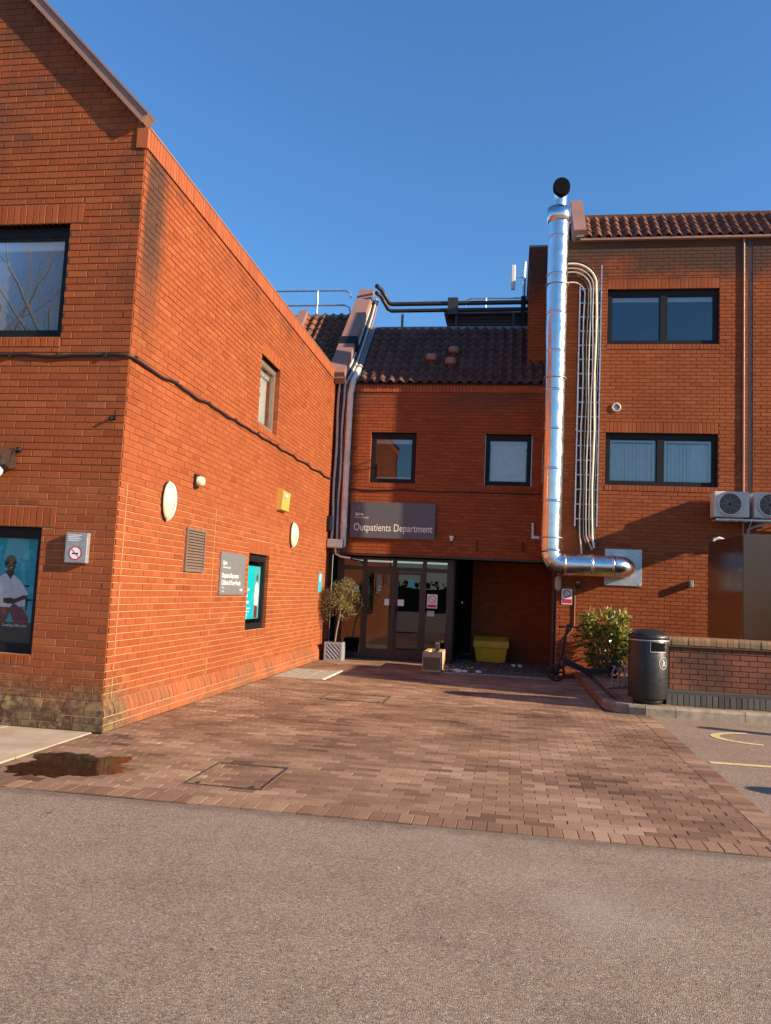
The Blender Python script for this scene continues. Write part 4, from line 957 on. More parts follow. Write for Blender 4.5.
# ================================================================== RIGHT BUILDING
RX, RY, RTOP = .95, 16.60, 9.05
RB = thing('brick_building', 'three storey brick building on the right with blue reflecting windows', 'building', (0, 0, 0))
RFm = (Vector((RX, RY, 0)), X_, -Y_); RW = 8.0
r1, r2 = (.90, 3.09, 3.87, 4.95), (.89, 3.10, 6.80, 7.97)
r3, r4 = (5.0, 7.1, 3.87, 4.95), (5.0, 7.1, 6.80, 7.97)
RS = (Vector((RX, 19.4, 0)), -Y_, -X_)       # left return, u runs towards the camera
hs = [r1, r2, r3, r4]; r_ex = hs+[(h[0], h[1], h[3], h[3]+.225) for h in hs]+[(h[0], h[1], h[2]-.115, h[2]) for h in hs]+[(3.64, 3.74, 0, 9.1)]
rbk = [b for b in lay(0, 5.2, .0, RTOP, r_ex, .04)]
for h in hs[:2]: rbk += soldiers(h); rbk += soldiers(h, below=True, proud=.004)
wr = backing('wall', 0, RW, 0, RTOP, hs, RFm, 'mortar_right', RB)
ws = backing('wall', 0, 2.8, 0, RTOP, [], RS, 'mortar_right', RB); sbk = lay(.0, 2.8, 0, RTOP, [], .1)
# set-back shaft to the left of the flue
BF = (Vector((.26, 18.0, 0)), X_, -Y_); BS = (Vector((.26, 21.5, 0)), -Y_, -X_)
wb = backing('wall', 0, .70, 6.2, 9.52, [], BF, 'mortar_right', RB); wb2 = backing('wall', 0, 3.5, 6.2, 9.52, [], BS, 'mortar_right', RB)
bbk = lay(0, .69, 6.2, 9.52, [], .06); bbk2 = lay(0, 3.5, 6.2, 9.52, [], .0)
brickwork([(rbk, RFm, wr), (sbk, RS, ws), (bbk, BF, wb), (bbk2, BS, wb2)], None, RB, 'brick_right', 300)
mb = MB(); mb.box(.22, 1.1, 17.96, 21.5, 9.522, 9.57); mb.build('shaft_cap', 'lead', RB)
mb = MB(); mb.face([(RX, 19.4, 0), (RX, 26, 0), (RX, 26, 9), (RX, 19.4, 9)]); mb.face([(RX+RW, RY, 0), (RX+RW, 26, 0), (RX+RW, 26, 9), (RX+RW, RY, 9)]); mb.face([(RX, 26, 0), (RX+RW, 26, 0), (RX+RW, 26, 9), (RX, 26, 9)]); mb.build('rear_wall', 'brick_right', RB, fix=False)
window(RB, r1, RFm, mull=(1.99,), fwid=.085, blind='vertical', trim=False); window(RB, r2, RFm, mull=(2.02,), fwid=.085, blind=None, room=2.5); window(RB, r3, RFm, mull=(6.05,), fwid=.085, blind='vertical'); window(RB, r4, RFm, mull=(6.05,), fwid=.085)
for a, b in ((RX+1.0, RX+1.89), (RX+2.08, RX+2.99)):
    mb = MB(); 
    for q in ((a, a+.04, 4.0, 4.82), (b-.04, b, 4.0, 4.82), (a+.04, b-.04, 4.78, 4.82)): mb.box(q[0], q[1], RY+.14, RY+.15, q[2], q[3])
    mb.build('inner_frame', 'white_plastic', RB)
D2 = .80
mb = MB(); mb.face([(RX+.2, RY-.06, RTOP-.02), (RX+RW, RY-.06, RTOP-.02), (RX+RW, RY-.06+D2, RTOP-.02+D2), (RX+.2, RY-.06+D2, RTOP-.02+D2)]); mb.face([(RX+.0, RY-.06+D2, RTOP+D2-.02), (RX+RW, RY-.06+D2, RTOP-.02+D2), (RX+RW, 26, RTOP-.02+D2), (RX, 26, RTOP-.02+D2)]); rrf = mb.build('roof', 'flat_roof', RB, fix=False)
tiles(rrf, RX+.40, RX+5.2, RY-.10, RTOP-.01, 4, .20, .275, P45, 'roof_tile')
mb = MB(); mb.box(RX+.35, RX+RW, RY-.1+D2, RY+.08+D2, RTOP+D2-.01, RTOP+D2+.085); mb.build('ridge', 'roof_tile', RB)
mb = MB(); mb.box(RX+.3, RX+RW, RY-.11, RY-.02, RTOP-.05, RTOP-.004); mb.build('eaves_gutter', 'brown_cap', RB)
sloped_parapet(RB, RX+.16, RX+.42, RY-.12, RTOP+.16, 1.25, .55)
mb = MB(); mb.box(RX+3.645, RX+3.735, RY-.003, RY+.004, 0, RTOP-.06); mb.build('movement_joint', 'brown_frame', RB)
t = thing('lightning_rod_rail', 'thin dark rail along the ridge of the right roof', 'rail', (4, RY+1.4, RTOP+D2))
mb = MB(); mb.tube([(RX+1.2, RY+1.1, RTOP+D2+.09), (RX+1.5, RY+1.15, RTOP+D2+.15), (RX+6, RY+1.15, RTOP+D2+.15)], .022, 6); mb.build('rail', 'pipe_dark', t)
for x in (1.75, 3.1, 4.6): mb = MB(); mb.tube([(RX+x, RY+1.15, RTOP+D2-.02), (RX+x, RY+1.15, RTOP+D2+.2)], .015, 6); mb.build('post', 'galvanised', t)
mb = MB(); mb.tube([(RX+3.56, RY-.03, .15), (RX+3.56, RY-.03, 5), (RX+3.56, RY-.03, RTOP-.05)], .022, 8); t = tag(mb.build('drainpipe', 'brown_cap'), 'thin brown downpipe on the right facade above the air conditioners', 'pipe')
t = thing('round_vent', 'round pale vent between the two storeys of right windows', 'vent', (2.05, RY, 5.47)); M = Matrix.Translation((2.05, RY-.006, 5.47)) @ Matrix.Rotation(R(90), 4, 'X')
mb = MB(); mb.lathe([(.095, 0), (.095, .03), (.06, .035), (.06, .01)], n=20, M=M); mb.build('rim', 'cable_grey', t); mb = MB(); mb.lathe([(.06, .012), (.0, .012)], n=20, M=M); mb.build('grille', 'ac_dark', t)
for i in range(3): mb = MB(); mb.box(2.0, 2.10, RY-.03, RY-.02, 5.437+i*.03, 5.447+i*.03); mb.build('slat', 'cable_grey', t)

# ---- stainless flue
FX, FY, FR = .785, 16.17, .208
F_ = thing('steel_flue', 'shiny stainless steel flue rising up the corner of the right building', 'flue', (FX, FY, 2))
ZT = 9.52; ZB = 2.20
mb = MB(); mb.tube([(FX, FY, 2.45), (FX, FY, 5), (FX, FY, 7.5), (FX, FY, ZT)], FR, 36, cap=False); mb.build('stack', 'duct_steel', F_)
mb = MB(); n = 4; ER = .25; pts = [(FX+ER-ER*math.cos(a), FY, ZB+ER-ER*math.sin(a)) for a in [R(90*i/n) for i in range(n+1)]]
mb.tube(pts, FR, 30, cap=False); e = mb.build('elbow', 'duct_steel', F_); [setattr(p, 'use_smooth', False) for p in e.data.polygons]
mb = MB(); mb.tube([(FX+.25, FY, ZB), (FX+.9, FY, ZB), (FX+1.22, FY, ZB)], FR, 36, cap=False); mb.build('branch', 'duct_steel', F_)
mb = MB(); pts = [(FX+1.22+.24*math.sin(a), FY+.24-.24*math.cos(a), ZB) for a in [R(90*i/6) for i in range(7)]]+[(FX+1.46, RY-.01, ZB)]; mb.tube(pts, FR-.004, 30, cap=False); mb.build('wall_elbow', 'duct_steel', F_)
for z in (2.48, 3.45, 4.1, 4.9, 5.7, 6.5, 7.3, 8.1, 8.9): mb = MB(); mb.lathe([(FR, -.022), (FR+.009, -.02), (FR+.009, .02), (FR, .022)], (FX, FY, z), 36); mb.build('joint_band', 'duct_steel', F_)
for x in (FX+.28, FX+.80, FX+1.2):
    mb = MB(); mb.lathe([(FR, -.02), (FR+.009, -.018), (FR+.009, .018), (FR, .02)], n=36, M=Matrix.Translation((x, FY, ZB)) @ Matrix.Rotation(R(90), 4, 'Y')); mb.build('joint_band', 'duct_steel', F_)
mb = MB(); mb.lathe([(FR+.0, ZT-.30), (FR+.035, ZT-.28), (FR+.035, ZT), (FR-.04, ZT+.02)], (FX, FY, 0), 36); mb.build('top_collar', 'duct_steel', F_)
M = Matrix.Translation((FX+.03, FY-.16, ZT+.42)) @ Matrix.Rotation(R(72), 4, 'X') @ Matrix.Diagonal((.88, 1.18, 1, 1))
mb = MB(); mb.tube([(FX, FY, ZT), (FX+.01, FY, ZT+.16), (FX+.02, FY-.02, ZT+.30), (FX+.03, FY-.10, ZT+.40)], FR-.06, 28, cap=False); mb.build('outlet', 'duct_steel', F_)
mb = MB(); mb.lathe([(.0, .03), (.19, .03), (.20, .0), (.20, -.05), (.15, -.09)], n=28, M=M, smooth=False); mb.build('mesh_cowl', 'void_black', F_)
for z in (2.72, 5.95, 7.9):
    mb = MB(); mb.tube(arc((FX, FY, z), FR+.015, R(0), R(360), 28, X_, Y_), .014, 6); mb.tube([(FX-.2, FY+.1, z), (FX-.2, RY+(.88 if z < 4 else .0), z)], .014, 6); mb.tube([(FX+.2, FY+.1, z), (FX+.2, RY, z)], .014, 6); mb.build('bracket', 'galvanised', F_)
mb = MB(); mb.box(.44, .48, CY-.05, CY-.012, 2.80, 3.12); mb.box(.44, .60, CY-.06, CY-.052, 2.78, 2.84); mb.build('wall_fixing', 'galvanised', F_)
t = thing('wall_plate', 'square steel plate where the flue branch enters the wall', 'plate', (2.24, RY, 2.2))
mb = MB(); mb.bbox(1.88, 2.60, RY-.03, RY-.008, 1.84, 2.57, .003); mb.build('plate', 'steel_plate', t)
for x in (1.92, 2.56):
    for z in (1.88, 2.53): mb = MB(); mb.lathe([(.0, .012), (.012, .010), (.014, 0)], n=8, M=Matrix.Translation((x, RY-.03, z)) @ Matrix.Rotation(R(90), 4, 'X')); mb.build('bolt', 'galvanised', t)
# ---- cable ladder with cables
t = thing('cable_ladder', 'vertical cable ladder with pale cables beside the flue', 'cable ladder', (1.5, RY, 2.8)); x0, x1 = 1.27, 1.70; ly = RY-.09
for x, zt in ((x0, 8.0), (x1, 8.45)): mb = MB(); mb.box(x-.012, x+.012, ly-.03, ly+.03, 3.0, zt); mb.build('rail', 'galvanised', t)
z = 3.15
while z < 8.0: mb = MB(); mb.box(x0+.012, x1-.012, ly-.012, ly+.012, z-.012, z+.012); mb.build('rung', 'galvanised', t); z += .30
for z in (3.4, 5.0, 6.6, 7.9):
    mb = MB(); mb.box(x0-.02, x0+.02, ly+.03, RY, z-.02, z+.02); mb.box(x1-.02, x1+.02, ly+.03, RY, z-.02, z+.02); mb.build('bracket', 'galvanised', t)
for k, (xx, rr_, zt, r) in enumerate(((1.36, .24, 8.10, .016), (1.42, .32, 8.22, .02), (1.48, .38, 8.32, .018), (1.60, .50, 8.5, .022), (1.64, .54, 8.56, .02), (1.54, .44, 8.4, .014))):
    yy = ly-.035-.012*(k % 2); zc = zt-rr_
    pts = [(xx+.04*(k % 3-1)+.10, RY-.10, 2.45+.04*k), (xx+.02, yy+.05, 2.8), (xx, yy, 3.2)]+[(xx+.012*math.sin(j*1.7+k), yy, 3.2+(zc-3.2)*j/8) for j in range(1, 9)]+[(xx-rr_+rr_*math.cos(a), yy+.04*math.sin(a), zc+rr_*math.sin(a)) for a in [R(90*j/8) for j in range(1, 9)]]
    pts += [(xx-rr_-.12, yy+.03, zt-.01), (xx-rr_-.2, yy+.04, zt-.05)]
    mb = MB(); mb.tube(pts, r, 7); mb.build('cable', ('pipe_pale', 'cable_black', 'cable_grey')[k % 3], t)
for k in range(4):  # wide black tubes added to stand for the dark gap behind the rungs
    xx = 1.33+.11*k; mb = MB(); mb.tube([(xx, ly+.04, 2.9), (xx+.01, ly+.04, 5), (xx, ly+.04, 7.9)], .026, 7); mb.build('cable', 'cable_black', t)
# ---- air conditioners on a wall shelf
def ac(x, label):
    t = thing('air_conditioner', label, 'air conditioner', (x+.34, RY-.25, 3.27)); y0, y1, z0, z1 = RY-.43, RY-.10, 3.24, 3.74
    mb = MB(); mb.bbox(x, x+.65, y0, y1, z0, z1, .018); mb.build('casing', 'ac_casing', t)
    C = Vector((x+.29, y0-.004, z0+.255)); M = Matrix.Translation(C) @ Matrix.Rotation(R(90), 4, 'X')
    mb = MB(); mb.lathe([(0, .001), (.205, .001)], n=32, M=M); mb.build('fan_opening', 'ac_dark', t)
    mb = MB(); mb.lathe([(.205, 0), (.235, .002), (.235, .02), (.20, .026), (.2, .0)], n=32, M=M); mb.build('fan_ring', 'ac_casing', t)
    mb = MB()
    for r in (.05, .08, .11, .14, .17): mb.tube(arc(C-Y_*.012, r, 0, 2*math.pi, 28, X_, Z_), .0035, 4, cap=False)
    for i in range(8): a = R(45*i); mb.tube([C-Y_*.012+(X_*math.cos(a)+Z_*math.sin(a))*.03, C-Y_*.012+(X_*math.cos(a)+Z_*math.sin(a))*.205], .0035, 4)
    mb.build('grille', 'cable_grey', t)
    mb = MB(); mb.lathe([(0, .02), (.03, .018), (.035, .005)], n=14, M=M); mb.build('hub', 'ac_dark', t)
    mb = MB(); mb.face([(x+.53, y0-.002, z0+.05), (x+.61, y0-.002, z0+.05), (x+.61, y0-.002, z0+.07), (x+.53, y0-.002, z0+.07)]); mb.build('badge', 'ink_grey', t, fix=False)
    for sx in (.1, .6): mb = MB(); mb.box(x+sx-.03, x+sx+.03, y0+.03, y1-.03, z0-.03, z0-.001); mb.build('foot', 'ac_dark', t)
ac(3.87, 'cream air conditioner left of its twin, fully in view on the right wall'); ac(4.60, 'cream air conditioner cut off by the right edge of the picture')
t = thing('wall_shelf', 'galvanised bracket shelf carrying the air conditioners', 'shelf', (4.7, RY, 3.2))
for y in (RY-.40, RY-.14): mb = MB(); mb.box(3.9, 6.6, y-.02, y+.02, 3.185, 3.208); mb.build('rail', 'galvanised', t)
for x in (4.55, 5.2, 5.9):
    mb = MB(); mb.tube([(x, RY-.02, 2.85), (x, RY-.42, 3.17)], .014, 6); mb.tube([(x, RY-.0, 3.175), (x, RY-.43, 3.175)], .012, 6); mb.build('bracket', 'galvanised', t)
mb = MB(); mb.tube([(5.0, RY-.1, 3.3), (4.9, RY-.15, 3.15), (4.75, RY-.14, 3.12), (4.6, RY-.05, 3.05), (4.55, RY-.02, 2.5)], .03, 7); mb.build('refrigerant_pipe', 'cable_grey', t)
# unseen box added out of frame, shaped to cast the shadow band on the facade
t = thing('shadow_box', 'unseen grey box on brackets, added to cast a shadow band on the right facade', 'shadow caster', (6, RY-1, 4)); mb = MB(); mb.bbox(5.42, 6.62, RY-1.55, RY-.70, 3.83, 4.29, .02); mb.build('casing', 'grey_metal', t)
for x in (5.6, 6.45): mb = MB(); mb.box(x-.025, x+.025, RY-1.5, RY, 3.78, 3.828); mb.build('bracket', 'galvanised', t)
# ---- brown metal enclosure behind the low wall
t = thing('metal_enclosure', 'tall glossy brown metal enclosure behind the low brick wall', 'enclosure', (5, 13.5, .1)); ex, ey0, ey1, ez = 3.40, 12.50, 14.62, 2.62
mb = MB(); mb.bbox(ex, 7.4, ey0, ey1, .12, ez, .012); mb.build('body', 'brown_panel', t)
for y in (ey0+.02, ey1-.02):
    for i in range(17): mb = MB(); mb.lathe([(.0, .008), (.012, .006), (.014, 0)], n=8, M=Matrix.Translation((ex, y, .25+i*.14)) @ Matrix.Rotation(R(-90), 4, 'Y')); mb.build('bolt', 'brown_frame', t) if y > 13.5 else None
mb = MB(); mb.tube([(ex+.05, ey1-.2, ez-.01), (ex+.05, ey1-.2, ez+.05), (ex+.14, ey1-.2, ez+.07), (ex+.22, ey1-.2, ez+.04)], .025, 8); mb.build('vent_hook', 'white_plastic', t)
for x in (ex+.9, ex+1.8, ex+2.7): mb = MB(); mb.box(x-.004, x+.004, ey0-.003, ey0+.004, .2, ez-.03); mb.build('seam', 'brown_frame', t)
# ---- small fittings on the right facade
t = thing('bracket_box', 'small grey box on the brick wall left of the brown enclosure', 'box', (3.53, RY, 1.93)); mb = MB(); mb.bbox(3.50, 3.56, RY-.16, RY-.004, 1.87, 2.0, .006); mb.build('case', 'grey_metal', t)
t = thing('safety_sign', 'white and red no smoking sign on the corner below the flue', 'sign', (1.15, RY, 1.57)); mb = MB(); mb.box(1.05, 1.26, RY-.018, RY-.010, 1.42, 1.73); mb.build('plate', 'ink_white', t)
C2 = Vector((1.155, RY-.020, 1.63)); mb = MB(); o1, o2 = ell(0, 0, .075, .075, 24), ell(0, 0, .058, .058, 24)
for i in range(24): j = (i+1) % 24; mb.face([C2+X_*p[0]+Z_*p[1] for p in (o1[i], o1[j], o2[j], o2[i])])
mb.face([C2+X_*a+Z_*b for a, b in ((-.05, .043), (-.043, .05), (.05, -.043), (.043, -.05))]); mb.build('symbol', 'ink_black', t, fix=False)
mb = MB(); mb.face([C2+X_*a+Z_*b for a, b in ((-.095, -.19), (.095, -.19), (.095, -.105), (-.095, -.105))]); mb.build('red_band', 'ink_red', t, fix=False)
t = thing('corner_lamp', 'pale capsule lamp on the corner under the flue elbow', 'lamp', (.97, RY, 1.85)); mb = MB(); mb.lathe([(0, -.15), (.05, -.13), (.065, -.06), (.065, .06), (.05, .13), (0, .15)], (.97, RY-.08, 1.83), 16); mb.build('diffuser', 'cable_grey', t); mb = MB(); mb.box(.93, 1.01, RY-.05, RY-.006, 1.70, 1.96); mb.build('backplate', 'dark_frame', t)
t = thing('security_camera', 'small dome camera under the flue branch', 'camera', (1.35, RY, 1.82)); mb = MB(); mb.lathe([(.05, .05), (.055, 0), (.04, -.04), (0, -.055)], (1.36, RY-.07, 1.80), 14); mb.build('dome', 'black_plastic', t); mb = MB(); mb.box(1.33, 1.39, RY-.12, RY-.006, 1.85, 1.88); mb.build('mount', 'cable_grey', t)
t = thing('wall_conduit', 'thin brown conduit down the wall beside the scooter', 'conduit', (1.30, RY, .6)); mb = MB(); mb.tube([(1.31, RY-.02, 1.78), (1.31, RY-.02, 1.0), (1.26, RY-.02, .9), (1.10, RY-.02, .70), (1.08, RY-.02, .15)], .012, 6); mb.build('conduit', 'brown_cap', t)
mb = MB(); mb.tube([(.90, RY+.05, .0), (.90, RY+.05, 1.2), (.90, RY+.05, 2.2)], .035, 10); mb.tube([(.90, RY+.05, .85), (.90, RY+.05, .93)], .045, 10); tag(mb.build('downpipe', 'pipe_dark'), 'dark downpipe at the inner corner behind the scooter', 'pipe')

# ================================================================== RECESS FLOOR, GRIT BIN, CONCRETE BLOCK
gv = sheet('gravel_bed', -1.20, .95, 15.80, 19.4, -.004, 'gravel')
mb = MB(); M0 = [(1, 0, 0), (-1, 0, 0), (0, 1, 0), (0, -1, 0), (0, 0, 1), (0, 0, -1)]; FC = [(0, 2, 4), (2, 1, 4), (1, 3, 4), (3, 0, 4), (2, 0, 5), (1, 2, 5), (3, 1, 5), (0, 3, 5)]
for i in range(4200):
    x, y = random.uniform(-1.18, .93), 15.82+3.5*random.random()**1.5; r = random.uniform(.010, .026); q = Matrix.Rotation(random.random()*6, 3, 'Z') @ Matrix.Rotation(random.random()*6, 3, 'X')
    mb.idx([Vector((x, y, r*.45))+q @ Vector((a*r, b*r*.8, c*r*.6)) for a, b, c in M0], FC, random.random())
g = mb.build('pebbles', 'gravel', gv, fix=False); g['kind'] = 'stuff'
kb2 = bpy.data.objects.new('gravel_edging', None); COL.objects.link(kb2); kb2['kind'] = 'structure'
for i in range(3): mb = MB(); a = -1.22+i*.86; mb.bbox(a+.003, a+.857, 15.68, 15.79, -.05, .018, .008); mb.build('edging_stone', 'kerb_stone', kb2)
for i in range(7):
    x, y = random.uniform(-1.15, -.5), random.uniform(15.86, 16.05); r = random.uniform(.04, .075); mb = MB(); bm = bmesh.new(); bmesh.ops.create_icosphere(bm, subdivisions=2, radius=r)
    for v in bm.verts: v.co *= 1+.3*noise.noise(v.co*14+Vector((i*5., 0, 0))); v.co.z *= .55
    bm.verts.index_update(); mb.idx([v.co+Vector((x, y, r*.4)) for v in bm.verts], [tuple(v.index for v in f.verts) for f in bm.faces]); bm.free(); mb.build('stone', 'stone_pale', gv)
for i, x in enumerate((.10, .24)):
    mb = MB(); mb.bbox(x, x+.09, 17.9, 18.02, -.002, .05, .01); tag(mb.build('white_block', 'stone_pale'), ('small white block on the gravel right of the grit bin', 'small white block farther right of the grit bin')[i], 'block')
t = thing('concrete_block', 'low concrete planter block with dark top slot by the doors', 'block', (-1.45, 16, 0))
mb = MB(); x0, x1, y0, y1, z1 = -1.64, -1.27, 15.82, 16.85, .37
mb.bbox(x0, x0+.10, y0, y1, -.01, z1, .01); mb.bbox(x1-.10, x1, y0, y1, -.01, z1, .01); mb.bbox(x0+.101, x1-.101, y0+.004, y0+.10, -.01, z1-.004, .006); mb.bbox(x0+.101, x1-.101, y1-.10, y1-.004, -.01, z1-.004, .006); mb.build('shell', 'concrete_warm', t)
mb = MB(); mb.box(x0+.10, x1-.10, y0+.1, y1-.1, .0, z1-.05); mb.build('soil', 'ac_dark', t)
mb = MB(); mb.box(x0+.02, x1-.02, y0-.003, y0+.0, .03, z1-.10); mb.build('weathered_face', 'mossy_brick', t)
mb = MB(); M = Matrix.Translation((-1.42, 16.7, .42)) @ Matrix.Rotation(R(35), 4, 'X'); mb.box(-.04, .04, -.012, .012, -.1, .10, M=M); mb.build('marker_tile', 'grey_metal', t)
t = thing('grit_bin', 'yellow plastic grit bin in the shaded recess', 'grit bin', (-.38, 19.0, 0)); gx0, gx1, gy0, gy1 = -.74, .0, 18.62, 19.28
def taper(mb, a0, a1, b0, b1, z0, z1, k):
    v = [(a0+k, b0+k, z0), (a1-k, b0+k, z0), (a1-k, b1-k, z0), (a0+k, b1-k, z0), (a0, b0, z1), (a1, b0, z1), (a1, b1, z1), (a0, b1, z1)]; mb.idx(v, [(0, 3, 2, 1), (4, 5, 6, 7), (0, 1, 5, 4), (1, 2, 6, 5), (2, 3, 7, 6), (3, 0, 4, 7)])
mb = MB(); taper(mb, gx0, gx1, gy0, gy1, 0, .34, .055); mb.build('tub', 'yellow_plastic', t)
mb = MB(); mb.bbox(gx0-.03, gx1+.03, gy0-.03, gy1+.02, .335, .375, .012); mb.build('rim', 'yellow_plastic', t)
mb = MB(); mb.prism([(-.03, 0), (.02, .10), (.35, .19), (.68, .19), (.68, 0)], (gx0-.03, gy0, .378), Y_, Z_, X_*(gx1-gx0+.06)); mb.build('lid', 'yellow_plastic', t)
mb = MB(); mb.box(-.47, -.27, gy0-.04, gy0-.031, .34, .37); mb.build('hasp', 'yellow_box', t)
for i in range(3): mb = MB(); a = gx0+.16+i*.2; mb.box(a, a+.03, gy0+.01, gy0+.06, .03, .32); mb.build('rib', 'yellow_plastic', t)

# ================================================================== PLANTS
def leaves(mb, n, c, rad, L, W, shape=None, bend=.25, tone=None):
    c = Vector(c)
    k = 0
    while k < n:
        d = Vector((random.gauss(0, 1), random.gauss(0, 1), random.gauss(0, 1))).normalized(); r = random.random()**.42
        p = Vector((d.x*rad[0]*r, d.y*rad[1]*r, d.z*rad[2]*r)); q = c+p
        if noise.noise(q*4.3) < -.12-(1-r)*.2: continue
        if shape and not shape(q): continue
        ax = (d+Vector((random.gauss(0, .7), random.gauss(0, .7), random.gauss(.1, .7)))).normalized(); s = ax.cross(Vector((random.gauss(0, 1), random.gauss(0, 1), random.gauss(0, 1)))).normalized(); nn = ax.cross(s)
        l, w_ = L*random.uniform(.65, 1.2), W*random.uniform(.7, 1.2); rv = min(.999, max(.001, (random.random() if tone is None else tone(q, r))))
        a, b = q, q+ax*l; m1 = q+ax*l*.5
        mb.idx([a, m1+s*w_*.5+nn*w_*bend, b-nn*l*.08, m1-s*w_*.5+nn*w_*bend, m1], [(0, 1, 4), (1, 2, 4), (2, 3, 4), (3, 0, 4)], rv); k += 1
t = thing('olive_tree', 'slender standard olive tree in a grey planter beside the doors', 'tree', (-3.62, 16.95, .3))
mb = MB(); mb.tube([(-3.66, 16.98, .30), (-3.63, 16.97, .6), (-3.57, 16.95, .95), (-3.54, 16.95, 1.25), (-3.5, 16.95, 1.55)], .02, 7, rs=[.02, .018, .017, .014, .008])
for i in range(9): a = i*2.4; z = .95+i*.07; mb.tube([(-3.56, 16.95, z), (-3.55+.16*math.cos(a), 16.95+.16*math.sin(a), z+.13), (-3.54+.3*math.cos(a), 16.95+.28*math.sin(a), z+.22)], .006, 5)
mb.build('trunk', 'bark', t)
mb = MB(); leaves(mb, 2300, (-3.50, 16.95, 1.30), (.43, .40, .42), .058, .017); leaves(mb, 260, (-3.42, 16.9, 1.60), (.16, .16, .16), .05, .016); leaves(mb, 320, (-3.86, 16.95, 1.15), (.12, .25, .38), .05, .015); mb.build('crown', 'leaf_olive', t, fix=False)
t = thing('planter', 'square grey planter with slatted side under the olive tree', 'planter', (-3.65, 16.98, 0)); px0, px1, py0, py1 = -3.83, -3.46, 16.80, 17.16
mb = MB(); mb.bbox(px0, px1, py0, py1, .0, .385, .008); mb.build('box', 'planter_grey', t)
mb = MB(); 
for q in ((px0-.006, px1+.006, .0, .04), (px0-.006, px1+.006, .345, .39)): mb.box(q[0], q[1], py0-.018, py0-.001, q[2], q[3])
mb.box(px0-.006, px0+.035, py0-.018, py0-.001, .041, .344); mb.box(px1-.035, px1+.006, py0-.018, py0-.001, .041, .344); mb.build('frame', 'grey_metal', t)
for i in range(7):
    o_ = -.28+i*.085; pp = []
    for s in range(2): pass
    a0 = max(px0+.036, px0+.036+o_); z_a = .344-(a0-(px0+.036+o_)); b0 = min(px1-.036, px0+.036+o_+.303); z_b = .344-(b0-(px0+.036+o_))
    if b0-a0 > .03: mb = MB(); mb.tube([(a0, py0-.010, z_a), (b0, py0-.010, z_b)], .010, 4); mb.build('slat', 'grey_metal', t)
mb = MB(); mb.box(px0+.03, px1-.03, py0+.03, py1-.03, .37, .387); mb.build('soil', 'ac_dark', t)
t = thing('laurel_bush', 'glossy variegated evergreen bush against the right building', 'bush', (1.85, 15.98, .12))
mb = MB()
for i in range(16): a = i*2.39; r = .1+.3*random.random(); mb.tube([(1.83+.06*math.cos(a), 15.98+.06*math.sin(a), .1), (1.83+r*.6*math.cos(a), 15.98+r*.6*math.sin(a), .5), (1.83+r*math.cos(a), 15.98+r*math.sin(a), .95)], .009, 5)
mb.build('stems', 'bark', t)
tone = lambda q, r: random.random()*.62+.50*max(0, (q.z-.4)/.9)*random.random()+.14*r  # upper and outer leaves paler: sunlit leaves put into the variegated colour
mb = MB(); leaves(mb, 1150, (1.83, 15.98, .76), (.50, .46, .58), .135, .062, tone=tone); leaves(mb, 150, (1.60, 15.95, 1.08), (.2, .2, .24), .13, .058, tone=tone); leaves(mb, 150, (2.1, 15.9, 1.14), (.18, .2, .2), .13, .058, tone=tone); mb.build('crown', 'leaf_bush', t, fix=False)

# ================================================================== STREET FURNITURE AT THE RIGHT
# low brick wall
LW = thing('low_brick_wall', 'low brown brick wall with rounded coping behind the litter bin', 'wall', (3, 12.1, KZ)); WY = 12.0; WX0 = 2.28
WF = (Vector((WX0, WY, 0)), X_, -Y_); WS = (Vector((WX0, WY+.34, 0)), -Y_, -X_)
mb = MB(); mb.box(WX0, 8.5, WY, WY+.34, KZ-.01, .93); lwc = mb.build('wall_core', 'mortar_low', LW)
brickwork([(lay(0, 6.0, .335-.075, .93, [], .06), WF, lwc), (lay(0, .335, .335-.075, .93, [], 0), WS, lwc)], None, LW, 'brick_low', 150)
x = WX0-.05; k = 0
sm = MB(); brick_box(sm, -.034, .034, KZ-.005, .270, .03, (Vector(), X_, -Y_), 0.); smm = sm.mesh('plinth_brick'); smm.materials.append(MATS['engineering_brick'])
while x < 5.0:
    o = bpy.data.objects.new('plinth_brick', smm); COL.objects.link(o); o.parent = LW; o.location = Vector((x+.04, WY+random.uniform(-.003, .003), 0))-Vector((3, 12.1, KZ)); o.color = (random.random(), 0, 0, 1); x += .078
mb = MB(); mb.prism([(0, 0), (.03, .0), (.03, .06), (0, .045)], (WX0-.06, WY-.035, .272), Y_, Z_, X_*6.2); mb.build('plinth_slope', 'engineering_brick', LW)
# bullnose coping of brick-on-edge over a creasing course of tiles
cm = MB(); prof = [(-.05, 0), (-.05, .055)]+[(-.05+.05*(1-math.cos(R(a))), .055+.05*math.sin(R(a))) for a in (30, 60, 90)]+[(.34, .105)]+[(.34+.05*math.sin(R(a)), .055+.05*math.cos(R(a))) for a in (30, 60, 90)]+[(.39, 0)]
cm.prism(prof, (-.0355, 0, 0), Y_, Z_, X_*.071); cmm = cm.mesh('coping_brick'); cmm.materials.append(MATS['mossy_brick'])
x = WX0-.05
while x < 5.4:
    o = bpy.data.objects.new('coping_brick', cmm); COL.objects.link(o); o.parent = LW; o.location = Vector((x+.037, WY+random.uniform(-.004, .004), .962+random.uniform(-.002, .002)))-Vector((3, 12.1, KZ)); o.color = (random.random(), 0, 0, 1); x += .075
mb = MB(); mb.box(WX0-.03, 8.4, WY-.045, WY+.385, .932, .958); mb.build('creasing_course', 'mortar_low', LW)
